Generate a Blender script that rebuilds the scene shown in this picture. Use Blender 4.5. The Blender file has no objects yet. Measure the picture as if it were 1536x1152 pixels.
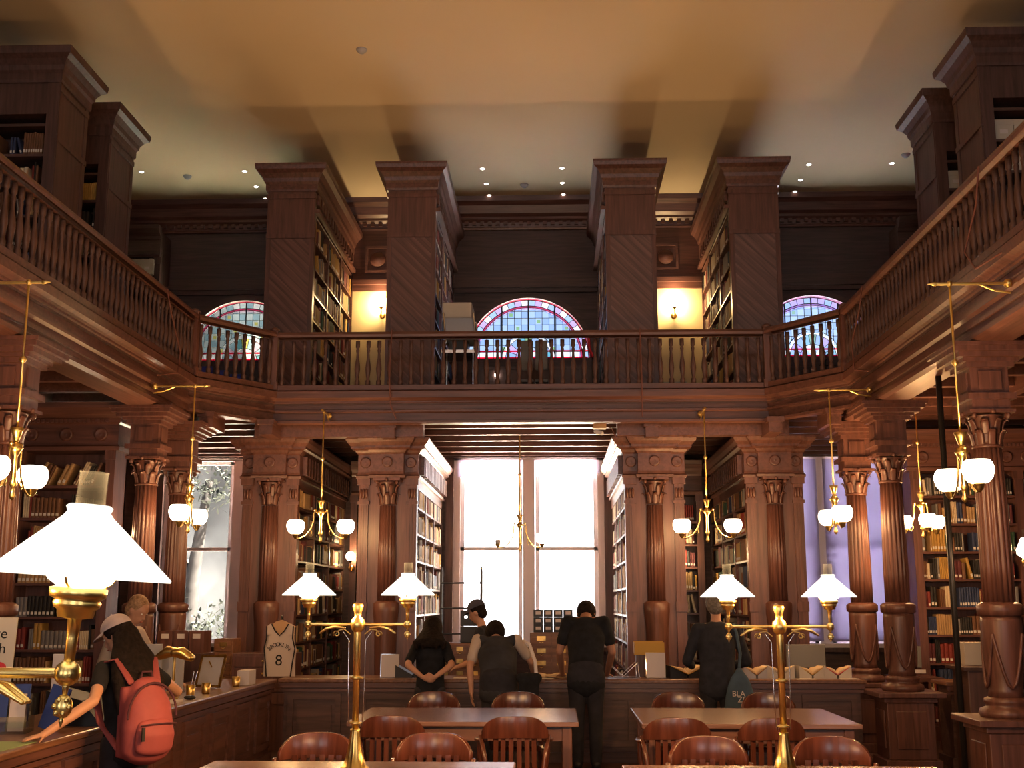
import bpy, bmesh, random
from math import *
from mathutils import Vector, Matrix
random.seed(11)
SC = bpy.context.scene
COL = SC.collection
V = Vector
PI = pi

# ------------------------------------------------------------------ materials
def newmat(name):
    m = bpy.data.materials.new(name); m.use_nodes = True
    nt = m.node_tree; nt.nodes.clear()
    out = nt.nodes.new('ShaderNodeOutputMaterial')
    return m, nt, out

def mat(name, col, rough=.55, metal=0., spec=.4, vary=0., vscale=6., bump=0.):
    m, nt, out = newmat(name)
    b = nt.nodes.new('ShaderNodeBsdfPrincipled')
    b.inputs['Roughness'].default_value = rough
    b.inputs['Metallic'].default_value = metal
    b.inputs['Specular IOR Level'].default_value = spec
    b.inputs['Base Color'].default_value = (*col, 1)
    if vary or bump:
        tc = nt.nodes.new('ShaderNodeTexCoord')
        n = nt.nodes.new('ShaderNodeTexNoise'); n.inputs['Scale'].default_value = vscale
        n.inputs['Detail'].default_value = 4
        nt.links.new(tc.outputs['Object'], n.inputs['Vector'])
        if vary:
            r = nt.nodes.new('ShaderNodeValToRGB')
            r.color_ramp.elements[0].position = .3; r.color_ramp.elements[1].position = .7
            r.color_ramp.elements[0].color = (*[c*(1-vary) for c in col], 1)
            r.color_ramp.elements[1].color = (*[min(1, c*(1+vary)) for c in col], 1)
            nt.links.new(n.outputs['Fac'], r.inputs['Fac']); nt.links.new(r.outputs['Color'], b.inputs['Base Color'])
        if bump:
            bp = nt.nodes.new('ShaderNodeBump'); bp.inputs['Strength'].default_value = bump
            bp.inputs['Distance'].default_value = .01
            nt.links.new(n.outputs['Fac'], bp.inputs['Height']); nt.links.new(bp.outputs['Normal'], b.inputs['Normal'])
    nt.links.new(b.outputs['BSDF'], out.inputs['Surface'])
    return m

def wood(name, col, rough=.38, axis=2, scale=5., spec=.5, diag=False):
    """stained timber with grain that runs along one axis; diag lays it as diagonal boards"""
    m, nt, out = newmat(name); L = nt.links
    b = nt.nodes.new('ShaderNodeBsdfPrincipled'); b.inputs['Roughness'].default_value = rough
    b.inputs['Specular IOR Level'].default_value = spec
    tc = nt.nodes.new('ShaderNodeTexCoord'); mp = nt.nodes.new('ShaderNodeMapping')
    s = [scale*3]*3; s[axis] = scale*.22
    mp.inputs['Scale'].default_value = s
    L.new(tc.outputs['Object'], mp.inputs['Vector'])
    n = nt.nodes.new('ShaderNodeTexNoise'); n.inputs['Scale'].default_value = 1.6; n.inputs['Detail'].default_value = 6
    n.inputs['Distortion'].default_value = .6
    L.new(mp.outputs['Vector'], n.inputs['Vector'])
    r = nt.nodes.new('ShaderNodeValToRGB')
    r.color_ramp.elements[0].position = .3; r.color_ramp.elements[1].position = .72
    r.color_ramp.elements[0].color = (*[c*.62 for c in col], 1); r.color_ramp.elements[1].color = (*[c*1.35 for c in col], 1)
    L.new(n.outputs['Fac'], r.inputs['Fac'])
    if diag:
        m3 = nt.nodes.new('ShaderNodeMapping'); m3.vector_type = 'TEXTURE'; m3.inputs['Rotation'].default_value = (0, radians(-45), 0); m3.inputs['Scale'].default_value = (.07, .07, 1.1)
        L.new(tc.outputs['Object'], m3.inputs['Vector']); L.new(m3.outputs['Vector'], n.inputs['Vector'])
    csrc = r.outputs['Color']
    bp = nt.nodes.new('ShaderNodeBump'); bp.inputs['Strength'].default_value = .12; bp.inputs['Distance'].default_value = .01
    L.new(n.outputs['Fac'], bp.inputs['Height'])
    if diag:
        m2 = nt.nodes.new('ShaderNodeMapping'); m2.inputs['Rotation'].default_value = (0, radians(45), 0)
        L.new(tc.outputs['Object'], m2.inputs['Vector'])
        w = nt.nodes.new('ShaderNodeTexWave'); w.wave_type = 'BANDS'; w.bands_direction = 'X'; w.wave_profile = 'SAW'
        w.inputs['Scale'].default_value = 3.2; w.inputs['Distortion'].default_value = 0
        L.new(m2.outputs['Vector'], w.inputs['Vector'])
        mx = nt.nodes.new('ShaderNodeMix'); mx.data_type = 'RGBA'; mx.blend_type = 'MULTIPLY'; mx.inputs[0].default_value = .65
        rr = nt.nodes.new('ShaderNodeValToRGB'); rr.color_ramp.elements[0].color = (.5, .5, .5, 1); rr.color_ramp.elements[1].color = (1.2, 1.2, 1.2, 1)
        L.new(w.outputs['Fac'], rr.inputs['Fac'])
        L.new(csrc, mx.inputs[6]); L.new(rr.outputs['Color'], mx.inputs[7])
        csrc = mx.outputs[2]
        b2 = nt.nodes.new('ShaderNodeBump'); b2.inputs['Strength'].default_value = .5; b2.inputs['Distance'].default_value = .02
        L.new(w.outputs['Fac'], b2.inputs['Height']); L.new(bp.outputs['Normal'], b2.inputs['Normal'])
        L.new(b2.outputs['Normal'], b.inputs['Normal'])
    else:
        L.new(bp.outputs['Normal'], b.inputs['Normal'])
    L.new(csrc, b.inputs['Base Color'])
    L.new(b.outputs['BSDF'], out.inputs['Surface'])
    return m

def lamp_glass(name, col, strength, transp=.5, tint=(1, .97, .92)):
    """opal glass around a burning lamp: gives off light itself and lets the bulb's light through"""
    m, nt, out = newmat(name); L = nt.links
    e = nt.nodes.new('ShaderNodeEmission'); e.inputs['Color'].default_value = (*col, 1); e.inputs['Strength'].default_value = strength
    t = nt.nodes.new('ShaderNodeBsdfTransparent'); t.inputs['Color'].default_value = (*tint, 1)
    mx = nt.nodes.new('ShaderNodeMixShader'); mx.inputs['Fac'].default_value = transp
    L.new(e.outputs[0], mx.inputs[1]); L.new(t.outputs[0], mx.inputs[2]); L.new(mx.outputs[0], out.inputs['Surface'])
    return m

def clear_glass(name, tint=(.95, .95, .95), gloss=.12, rough=.05, noise=None):
    m, nt, out = newmat(name); L = nt.links
    t = nt.nodes.new('ShaderNodeBsdfTransparent'); t.inputs['Color'].default_value = (*tint, 1)
    g = nt.nodes.new('ShaderNodeBsdfGlossy'); g.inputs['Roughness'].default_value = rough
    mx = nt.nodes.new('ShaderNodeMixShader'); mx.inputs['Fac'].default_value = gloss
    L.new(t.outputs[0], mx.inputs[1]); L.new(g.outputs[0], mx.inputs[2]); L.new(mx.outputs[0], out.inputs['Surface'])
    return m

def cloth_translucent(name, col, tr):
    m, nt, out = newmat(name); L = nt.links
    d = nt.nodes.new('ShaderNodeBsdfDiffuse'); d.inputs['Color'].default_value = (*col, 1)
    t = nt.nodes.new('ShaderNodeBsdfTranslucent'); t.inputs['Color'].default_value = (*tr, 1)
    a = nt.nodes.new('ShaderNodeAddShader')
    L.new(d.outputs[0], a.inputs[0]); L.new(t.outputs[0], a.inputs[1]); L.new(a.outputs[0], out.inputs['Surface'])
    return m

M = {}
M['wood'] = wood('mahogany', (.122, .052, .04))
M['woodh'] = wood('mahogany_across', (.122, .052, .04), axis=0)
M['woody'] = wood('mahogany_deep', (.122, .052, .04), axis=1)
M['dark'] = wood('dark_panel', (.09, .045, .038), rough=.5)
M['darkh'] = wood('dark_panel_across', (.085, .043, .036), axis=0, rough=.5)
M['diag'] = wood('diagonal_boards', (.155, .072, .056), rough=.5, diag=True)
M['walnutwall'] = wood('wall_timber', (.075, .042, .04), rough=.6, axis=0)
M['counter'] = wood('counter_top', (.19, .09, .05), axis=1, rough=.3)
M['table'] = wood('table_top', (.2, .105, .085), axis=0, rough=.25, spec=.9)
M['chair'] = wood('chair_timber', (.085, .026, .017), rough=.24, spec=.6)
M['floor'] = wood('floor_boards', (.07, .03, .02), axis=1, rough=.5, scale=3)
M['ceiling'] = mat('cream_plaster', (.74, .62, .43), rough=.75, spec=.08, vary=.02, vscale=.6)
M['cream'] = mat('yellow_plaster', (.72, .6, .33), rough=.8)
M['white'] = mat('white_paint', (.75, .72, .74), rough=.5)
M['greyframe'] = mat('window_paint', (.82, .76, .8), rough=.5)
M['brass'] = mat('polished_brass', (.9, .66, .24), rough=.3, metal=1, vary=.12, vscale=9)
M['brassd'] = mat('aged_brass', (.6, .38, .12), rough=.32, metal=1, vary=.25, vscale=20)
M['steel'] = mat('black_steel', (.05, .05, .055), rough=.4, metal=.7)
M['chrome'] = mat('bright_steel', (.75, .75, .8), rough=.2, metal=1)
M['shade'] = lamp_glass('opal_shade', (1, .9, .72), 1.25, .42)
M['globe'] = lamp_glass('opal_globe', (1, .85, .62), 6.5, .6)
M['downlight'] = lamp_glass('downlight_lens', (1, .93, .8), 7, 0)
def chimney_glass():
    m, nt, out = newmat('lamp_chimney'); L = nt.links
    t = nt.nodes.new('ShaderNodeBsdfTransparent'); t.inputs['Color'].default_value = (.86, .85, .83, 1)
    d = nt.nodes.new('ShaderNodeBsdfDiffuse'); d.inputs['Color'].default_value = (.6, .75, .9, 1)
    fr = nt.nodes.new('ShaderNodeLayerWeight'); fr.inputs['Blend'].default_value = .25
    mp = nt.nodes.new('ShaderNodeMath'); mp.operation = 'MULTIPLY_ADD'; mp.inputs[1].default_value = .014; mp.inputs[2].default_value = .0022
    mx = nt.nodes.new('ShaderNodeMixShader'); L.new(fr.outputs['Facing'], mp.inputs[0]); L.new(mp.outputs[0], mx.inputs['Fac'])
    L.new(t.outputs[0], mx.inputs[1]); L.new(d.outputs[0], mx.inputs[2]); L.new(mx.outputs[0], out.inputs['Surface'])
    return m
M['chimney'] = chimney_glass()
M['pane'] = clear_glass('window_glass', (.97, .97, .98), .05)
M['acrylic'] = clear_glass('clear_acrylic', (.9, .92, .92), .2)
M['blind'] = cloth_translucent('lavender_blind', (.3, .28, .4), (.15, .15, .22))
M['paleblind'] = cloth_translucent('pale_blind', (.5, .48, .6), (.5, .5, .56))
M['lead'] = mat('lead_came', (.02, .02, .025), rough=.6)
M['black'] = mat('black_plastic', (.018, .018, .02), rough=.45)
M['blackcloth'] = mat('black_cotton', (.014, .015, .019), rough=.9, spec=.2, vary=.3, vscale=14, bump=.2)
M['navycloth'] = mat('navy_wool', (.02, .022, .032), rough=.9, vary=.3, vscale=14, bump=.2)
M['trouser'] = mat('charcoal_twill', (.02, .02, .028), rough=.9, vary=.3, vscale=10, bump=.2)
M['vest'] = mat('dark_vest', (.025, .027, .035), rough=.8, vary=.3, vscale=8, bump=.3)
M['lightcloth'] = mat('pale_cotton', (.5, .42, .36), rough=.9, vary=.08, vscale=10)
M['skin'] = mat('skin', (.5, .27, .18), rough=.55, vary=.08, vscale=12)
M['skind'] = mat('skin_tan', (.36, .18, .12), rough=.55, vary=.08, vscale=12)
M['lip'] = mat('lip', (.36, .12, .1), rough=.5)
M['eye'] = mat('eye_white', (.7, .68, .65), rough=.2)
M['hairb'] = mat('dark_hair', (.012, .008, .007), rough=.8, spec=.15, vary=.5, vscale=40, bump=.8)
M['hairg'] = mat('grey_hair', (.16, .14, .12), rough=.7, vary=.4, vscale=40, bump=.8)
M['hairl'] = mat('fair_hair', (.33, .2, .11), rough=.7, vary=.4, vscale=40, bump=.8)
M['cap'] = mat('grey_pink_cap', (.42, .36, .38), rough=.9, vary=.1, vscale=20)
M['capd'] = mat('dark_cap', (.05, .05, .07), rough=.9)
M['coral'] = mat('coral_nylon', (.3, .066, .07), rough=.7, vary=.1, vscale=9, bump=.25)
M['coraldark'] = mat('dark_red_webbing', (.07, .02, .03), rough=.8)
M['tote'] = mat('blue_grey_canvas', (.05, .085, .125), rough=.9, vary=.15, vscale=12)
M['paper'] = mat('paper', (.72, .66, .55), rough=.9)
M['papery'] = mat('cream_page', (.72, .55, .33), rough=.9)
M['card'] = mat('white_card', (.62, .58, .58), rough=.8)
M['yellowtray'] = mat('mustard_board', (.5, .3, .06), rough=.7)
M['greyplastic'] = mat('grey_plastic', (.16, .16, .16), rough=.6)
M['palegrey'] = mat('pale_grey_panel', (.42, .43, .48), rough=.6)
M['archive'] = mat('archive_board', (.5, .46, .4), rough=.9, vary=.06, vscale=5)
M['bluechair'] = mat('blue_upholstery', (.05, .06, .3), rough=.8)
M['red'] = mat('red_plastic', (.6, .03, .05), rough=.5)
M['blue'] = mat('blue_card', (.03, .06, .25), rough=.5)
M['green'] = mat('green_card', (.2, .3, .14), rough=.7)
M['ink'] = mat('black_ink', (.01, .01, .012), rough=.8)
M['cable'] = mat('brown_cable', (.16, .06, .045), rough=.5)
M['jersey'] = mat('jersey_white', (.52, .44, .38), rough=.9)
M['tan'] = mat('tan_wood', (.45, .27, .13), rough=.6)
M['stone'] = mat('pale_stone', (.05, .056, .066), rough=.95, spec=0, vary=.6, vscale=.6)
M['asphalt'] = mat('street_asphalt', (.07, .07, .08), rough=.9, vary=.1, vscale=.4)
M['paving'] = mat('sunlit_paving', (.62, .6, .58), rough=.9, vary=.1, vscale=.4)
M['leaf'] = mat('pale_leaf', (.03, .036, .034), rough=.9, spec=0, vary=.4, vscale=2)
M['bark'] = mat('bark', (.02, .02, .022), rough=.95, spec=0, vary=.3, vscale=5)
M['catalog'] = wood('catalog_oak', (.22, .1, .05), axis=0, rough=.4)
M['label'] = mat('spine_label', (.7, .67, .62), rough=.9)
STAIN = 2.1
def stained(name, c):
    m, nt, out = newmat(name)
    t = nt.nodes.new('ShaderNodeBsdfTransparent'); t.inputs['Color'].default_value = (*[min(1, q*STAIN) for q in c], 1)
    nt.links.new(t.outputs[0], out.inputs['Surface']); return m

# ------------------------------------------------------------------ mesh builder
class MB:
    def __init__(s): s.v = []; s.f = []; s.m = []; s.s = []
    def add(s, vs, fs, mi=0, sm=False, T=None):
        b = len(s.v)
        s.v += [tuple(T @ V(p)) for p in vs] if T is not None else [tuple(p) for p in vs]
        for f in fs: s.f.append(tuple(i+b for i in f)); s.m.append(mi); s.s.append(sm)
        return s
    def box(s, x0, x1, y0, y1, z0, z1, mi=0, T=None):
        if x0 > x1: x0, x1 = x1, x0
        if y0 > y1: y0, y1 = y1, y0
        if z0 > z1: z0, z1 = z1, z0
        vs = [(x, y, z) for z in (z0, z1) for y in (y0, y1) for x in (x0, x1)]
        return s.add(vs, [(0, 2, 3, 1), (4, 5, 7, 6), (0, 1, 5, 4), (2, 6, 7, 3), (0, 4, 6, 2), (1, 3, 7, 5)], mi, False, T)
    def lathe(s, prof, c=(0, 0, 0), n=20, mi=0, sm=True, T=None, flute=0, fd=.06, caps=True):
        vs = []; fs = []; k = len(prof)
        for r, z in prof:
            for i in range(n):
                a = 2*PI*i/n; rr = r
                if flute: rr = r*(1-fd*(.5+.5*cos(a*flute))**2)
                vs.append((c[0]+rr*cos(a), c[1]+rr*sin(a), c[2]+z))
        for j in range(k-1):
            for i in range(n): fs.append((j*n+i, j*n+(i+1) % n, (j+1)*n+(i+1) % n, (j+1)*n+i))
        s.add(vs, fs, mi, sm, T)
        b = len(s.v)-len(vs)
        if not caps: return s
        if prof[0][0] > 1e-4: s.f.append(tuple(b+i for i in range(n))[::-1]); s.m.append(mi); s.s.append(False)
        if prof[-1][0] > 1e-4: s.f.append(tuple(b+(k-1)*n+i for i in range(n))); s.m.append(mi); s.s.append(False)
        return s
    def tube(s, pts, r, n=8, mi=0, side=None, cap=True, T=None):
        """swept tube; r is a number, or one (rx, ry) per point; ends rounded"""
        P = [V(p) for p in pts]; k = len(P)
        R = [(x, x) if not isinstance(x, (tuple, list)) else x for x in (r if isinstance(r, list) else [r]*k)]
        tang = []
        for i in range(k):
            t = (P[min(i+1, k-1)]-P[max(i-1, 0)])
            tang.append(t.normalized() if t.length > 1e-9 else V((0, 0, 1)))
        u = V(side) if side is not None else (V((1, 0, 0)) if abs(tang[0].x) < .8 else V((0, 1, 0)))
        rings = []
        def ring(p, t, u, rx, ry):
            u = (u-t*u.dot(t)); u = u.normalized() if u.length > 1e-6 else V((1, 0, 0))
            w = t.cross(u)
            return u, [p+u*(rx*cos(2*PI*i/n))+w*(ry*sin(2*PI*i/n)) for i in range(n)]
        if cap:
            for q in (.95, .6, .25):
                sc = sqrt(max(0, 1-q*q)); _, rg = ring(P[0]-tang[0]*(min(R[0])*q), tang[0], u, R[0][0]*sc, R[0][1]*sc); rings.append(rg)
        for i in range(k):
            u0, rg = ring(P[i], tang[i], V(side) if side is not None else u, *R[i]); rings.append(rg)
            if side is None: u = u0
        if cap:
            for q in (.25, .6, .95):
                sc = sqrt(max(0, 1-q*q)); _, rg = ring(P[-1]+tang[-1]*(min(R[-1])*q), tang[-1], V(side) if side is not None else u, R[-1][0]*sc, R[-1][1]*sc); rings.append(rg)
        vs = [p for rg in rings for p in rg]; fs = []
        for j in range(len(rings)-1):
            for i in range(n): fs.append((j*n+i, j*n+(i+1) % n, (j+1)*n+(i+1) % n, (j+1)*n+i))
        fs.append(tuple(range(n))[::-1]); fs.append(tuple((len(rings)-1)*n+i for i in range(n)))
        return s.add(vs, fs, mi, True, T)
    def ball(s, c, r, n=12, mi=0, T=None):
        rx, ry, rz = r if isinstance(r, (tuple, list)) else (r, r, r)
        h = max(4, n//2); vs = []; fs = []
        for j in range(1, h):
            th = PI*j/h
            for i in range(n): a = 2*PI*i/n; vs.append((c[0]+rx*sin(th)*cos(a), c[1]+ry*sin(th)*sin(a), c[2]-rz*cos(th)))
        bt = len(vs); vs.append((c[0], c[1], c[2]-rz)); vs.append((c[0], c[1], c[2]+rz))
        for j in range(h-2):
            for i in range(n): fs.append((j*n+i, j*n+(i+1) % n, (j+1)*n+(i+1) % n, (j+1)*n+i))
        for i in range(n):
            fs.append((bt, (i+1) % n, i)); fs.append((bt+1, (h-2)*n+i, (h-2)*n+(i+1) % n))
        return s.add(vs, fs, mi, True, T)
    def prism(s, poly, y0, y1, mi=0, T=None):
        """polygon in x,z extruded along y"""
        n = len(poly); vs = [(x, y0, z) for x, z in poly]+[(x, y1, z) for x, z in poly]
        fs = [tuple(range(n)), tuple(range(n, 2*n))[::-1]]+[(i, i+n, (i+1) % n+n, (i+1) % n) for i in range(n)]
        return s.add(vs, fs, mi, False, T)
    def sweep(s, prof, path, side=1, mi=0, sm=False, caps=True):
        """profile points (offset, z) swept along a level path of (x, y); offset to the left of travel for side=1"""
        k = len(path); n = len(prof); vs = []
        for i in range(k):
            p = V(path[i]).to_2d()
            def nrm(a, b): d = (V(b).to_2d()-V(a).to_2d()).normalized(); return V((-d.y, d.x))*side
            if i == 0: off = nrm(path[0], path[1])
            elif i == k-1: off = nrm(path[-2], path[-1])
            else:
                a, b = nrm(path[i-1], path[i]), nrm(path[i], path[i+1]); off = (a+b).normalized(); off = off/max(.2, off.dot(a))
            for o, z in prof: q = p+off*o; vs.append((q.x, q.y, z))
        fs = []
        for i in range(k-1):
            for j in range(n-1): fs.append((i*n+j, i*n+j+1, (i+1)*n+j+1, (i+1)*n+j))
        if caps: fs.append(tuple(range(n))); fs.append(tuple((k-1)*n+j for j in range(n))[::-1])
        return s.add(vs, fs, mi, sm)
    def mesh(s, name, mats):
        me = bpy.data.meshes.new(name); me.from_pydata(s.v, [], s.f)
        for m in (mats if isinstance(mats, (list, tuple)) else [mats]): me.materials.append(m)
        me.polygons.foreach_set('material_index', s.m); me.polygons.foreach_set('use_smooth', s.s)
        me.update(); return me
    def build(s, name, mats, parent=None, world=True, bevel=0, fix=True, **props):
        me = s.mesh(name, mats)
        if fix:
            bm = bmesh.new(); bm.from_mesh(me); bmesh.ops.recalc_face_normals(bm, faces=bm.faces); bm.to_mesh(me); bm.free()
        o = bpy.data.objects.new(name, me); COL.objects.link(o)
        if parent is not None: setpar(o, parent, world)
        if bevel:
            b = o.modifiers.new('bevel', 'BEVEL'); b.width = bevel; b.segments = 2; b.limit_method = 'ANGLE'; b.angle_limit = radians(40)
        for k_, v_ in props.items(): o[k_] = v_
        return o

def absloc(o):
    l = V(o.location)
    if o.parent is not None: l = l+absloc(o.parent)-V(o.get('_pl', (0, 0, 0)))
    return l
def setpar(o, parent, world=True):
    o.parent = parent
    if world:
        # geometry was written in room coordinates: cancel the parent's own (unrotated) placement
        q = parent; off = V((0, 0, 0))
        while q is not None and q.parent is not None: q = q.parent
        off = V(q.location) if parent.parent is None else V((0, 0, 0))
        o.matrix_parent_inverse = Matrix.Translation(-off)

def thing(name, label, cat, loc=(0, 0, 0), group=None, rz=0):
    o = bpy.data.objects.new(name, None); COL.objects.link(o); o.location = loc; o.rotation_euler = (0, 0, rz)
    o.empty_display_size = .1
    o['label'] = label; o['category'] = cat
    if group: o['group'] = group
    return o
def tag(o, label, cat, group=None):
    o['label'] = label; o['category'] = cat
    if group: o['group'] = group
    return o
def struct(mb, name, mats, parent=None, **k):
    o = mb.build(name, mats, parent, **k)
    if parent is None: o['kind'] = 'structure'
    return o
def dup(o, parent=None, **kw):
    c = o.copy(); COL.objects.link(c)
    if parent is not None: c.parent = parent
    for ch in o.children: dup(ch, c)
    for k_, v_ in kw.items(): setattr(c, k_, v_)
    return c
def point(parent, loc, watt, col=(1, .52, .2), r=.03):
    l = bpy.data.lights.new('bulb_light', 'POINT'); l.energy = watt; l.color = col; l.shadow_soft_size = r
    o = bpy.data.objects.new('bulb_light', l); COL.objects.link(o); o.location = loc
    if parent is not None: o.parent = parent
    return o
def text_mesh(s, size, depth=.001):
    c = bpy.data.curves.new('t', 'FONT'); c.body = s; c.size = size; c.align_x = 'CENTER'; c.extrude = depth
    o = bpy.data.objects.new('t', c); COL.objects.link(o)
    dg = bpy.context.evaluated_depsgraph_get(); me = bpy.data.meshes.new_from_object(o.evaluated_get(dg))
    vs = [tuple(v.co) for v in me.vertices]; fs = [tuple(p.vertices) for p in me.polygons]
    bpy.data.objects.remove(o); bpy.data.curves.remove(c)
    return vs, fs

# ------------------------------------------------------------------ levels of the room (metres)
ZG = 4.14      # gallery floor
ZC = 8.0       # ceiling
YB = 18.0      # window wall
XW = 7.6       # side walls
YF = -4.0      # wall behind the viewer
WC = (-4.5, .03, 4.5)   # window centres

# ------------------------------------------------------------------ camera
F = 1750.0
th = atan(329/F); ps = atan(62/F*cos(th))
cam = bpy.data.cameras.new('camera'); cam.sensor_width = 36; cam.lens = F/1536*36; cam.clip_start = .05
co = bpy.data.objects.new('camera', cam); COL.objects.link(co)
co.location = (.4, 0, 1.6); co.rotation_euler = (PI/2+th, 0, ps)
SC.camera = co
CAMP = V(co.location)
_f = V((-sin(ps)*cos(th), cos(ps)*cos(th), sin(th))); _r = V((cos(ps), sin(ps), 0)); _u = V((sin(ps)*sin(th), -cos(ps)*sin(th), cos(th)))
def project(p):
    d = V(p)-CAMP; z = d.dot(_f)
    return (768+F*d.dot(_r)/z, 576-F*d.dot(_u)/z, z) if z > .1 else (-9999, -9999, .1)
def unproj(px, py, y):
    """where the sight line through a pixel of the photograph meets the plane at depth y (used only to measure positions)"""
    d = _f+_r*((px-768)/F)+_u*((576-py)/F); t = y/d.y
    return CAMP+d*t

# ------------------------------------------------------------------ the setting
struct(MB().box(-XW, XW, YF, YB+.3, -.1, 0), 'floor', M['floor'])
struct(MB().box(-XW-.2, XW+.2, YF-.2, YB+.3, ZC, ZC+.15), 'ceiling', M['ceiling'])
struct(MB().box(-XW-.2, -XW, YF, YB+.3, 0, ZC), 'wall_left', M['walnutwall'])
struct(MB().box(XW, XW+.2, YF, YB+.3, 0, ZC), 'wall_right', M['walnutwall'])
mb = MB(); ow = .95; xq = [-XW-.2]
for c in (-4.5, 0, 4.5): xq += [c-ow, c+ow]
xq.append(XW+.2)
for i in range(0, 8, 2): mb.box(xq[i], xq[i+1], YF-.2, YF, 0, ZC)
for c in (-4.5, 0, 4.5): mb.box(c-ow, c+ow, YF-.2, YF, 0, .95).box(c-ow, c+ow, YF-.2, YF, 3.7, 4.8).box(c-ow, c+ow, YF-.2, YF, 7.4, ZC)
struct(mb, 'wall_front', M['cream'])
for i, c in enumerate((-4.5, 0, 4.5)):     # unseen windows added behind the viewer to let in fill daylight
    fr = MB()
    for z0, z1 in ((.95, 3.7), (4.8, 7.4)):
        fr.box(c-ow, c-ow+.08, YF-.14, YF-.08, z0, z1).box(c+ow-.08, c+ow, YF-.14, YF-.08, z0, z1).box(c-.04, c+.04, YF-.14, YF-.08, z0, z1).box(c-ow, c+ow, YF-.14, YF-.08, z0, z0+.06).box(c-ow, c+ow, YF-.14, YF-.08, z1-.06, z1).box(c-ow, c+ow, YF-.14, YF-.08, (z0+z1)/2-.03, (z0+z1)/2+.03)
    struct(fr, 'window_%d' % (7+i), M['white'])

# window wall: lower openings and round-headed upper openings are real holes
WH = 1.16; WZ0, WZ1 = .95, 3.82; AZ, AR = 5.40, .97
mb = MB(); wt = .3
xs = [-XW-.2]
for c in WC: xs += [c-WH, c+WH]
xs.append(XW+.2)
for i in range(0, 8, 2): mb.box(xs[i], xs[i+1], YB, YB+wt, 0, ZG)
for c in WC: mb.box(c-WH, c+WH, YB, YB+wt, 0, WZ0); mb.box(c-WH, c+WH, YB, YB+wt, WZ1, ZG)
xa = [-XW-.2]
for c in WC: xa += [c-AR, c+AR]
xa.append(XW+.2)
for i in range(0, 8, 2): mb.box(xa[i], xa[i+1], YB, YB+.12, ZG, ZC)
for c in WC:
    mb.box(c-AR, c+AR, YB, YB+.12, ZG, AZ)
    N = 32
    for k in range(N):
        a0, a1 = PI-PI*k/N, PI-PI*(k+1)/N
        mb.prism([(c+AR*cos(a0), AZ+AR*sin(a0)), (c+AR*cos(a1), AZ+AR*sin(a1)), (c+AR*cos(a1), ZC), (c+AR*cos(a0), ZC)], YB, YB+.12)
struct(mb, 'wall_back', M['walnutwall'])

# upper wall trim: crown cornice, panelled frieze, ledge over the arches
mb = MB()
prof = [(0, 7.5), (.05, 7.5), (.06, 7.53), (.04, 7.55), (.05, 7.62), (.1, 7.66), (.1, 7.7), (.16, 7.74), (.2, 7.86), (.26, 7.92), (.27, 7.999), (0, 7.999)]
mb.sweep(prof, [(-XW, YB), (XW, YB)], side=-1)
for k in range(120): mb.box(-XW+.06+k*.126, -XW+.12+k*.126, YB-.09, YB-.04, 7.57, 7.63)
struct(mb, 'trim_1', M['woodh'])
mb = MB()
for c in WC:
    w = 1.3
    mb.box(c-w, c+w, YB-.1, YB, 6.53, 6.6); mb.box(c-w, c+w, YB-.06, YB, 6.46, 6.53); mb.box(c-w, c+w, YB-.04, YB, 6.6, 6.72)
    for k in range(28):   # archivolt
        a0, a1 = PI-PI*k/28, PI-PI*(k+1)/28; r0, r1 = AR, AR+.09
        mb.prism([(c+r0*cos(a0), AZ+r0*sin(a0)), (c+r1*cos(a0), AZ+r1*sin(a0)), (c+r1*cos(a1), AZ+r1*sin(a1)), (c+r0*cos(a1), AZ+r0*sin(a1))], YB-.04, YB)
struct(mb, 'trim_2', M['darkh'])
mb = MB()
for s in (-1, 1):   # cream wall strips between the upper bookcases, with a carved panel over each
    x0, x1 = sorted((s*1.82, s*2.78))
    mb.box(x0, x1, YB-.03, YB, ZG, 6.5, 0)
    mb.box(x0, x1, YB-.07, YB, 6.5, 6.7, 1); mb.box(x0, x1, YB-.1, YB, 6.6, 6.68, 1)
    mb.box(x0, x1, YB-.05, YB, 6.7, 7.5, 1)
    cx = (x0+x1)/2-.08
    for a, b, z0, z1 in ((cx-.2, cx+.2, 6.8, 6.84), (cx-.2, cx+.2, 7.2, 7.24), (cx-.2, cx-.16, 6.84, 7.2), (cx+.16, cx+.2, 6.84, 7.2)): mb.box(a, b, YB-.08, YB-.05, z0, z1, 1)
    mb.lathe([(.13, 0), (.12, .02), (.07, .02), (.05, .03), (.02, .035), (0, .035)], n=18, mi=1, T=Matrix.Translation((cx, YB-.05, 7.02)) @ Matrix.Rotation(PI/2, 4, 'X'))
struct(mb, 'trim_3', [M['cream'], M['woodh']])

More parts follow.
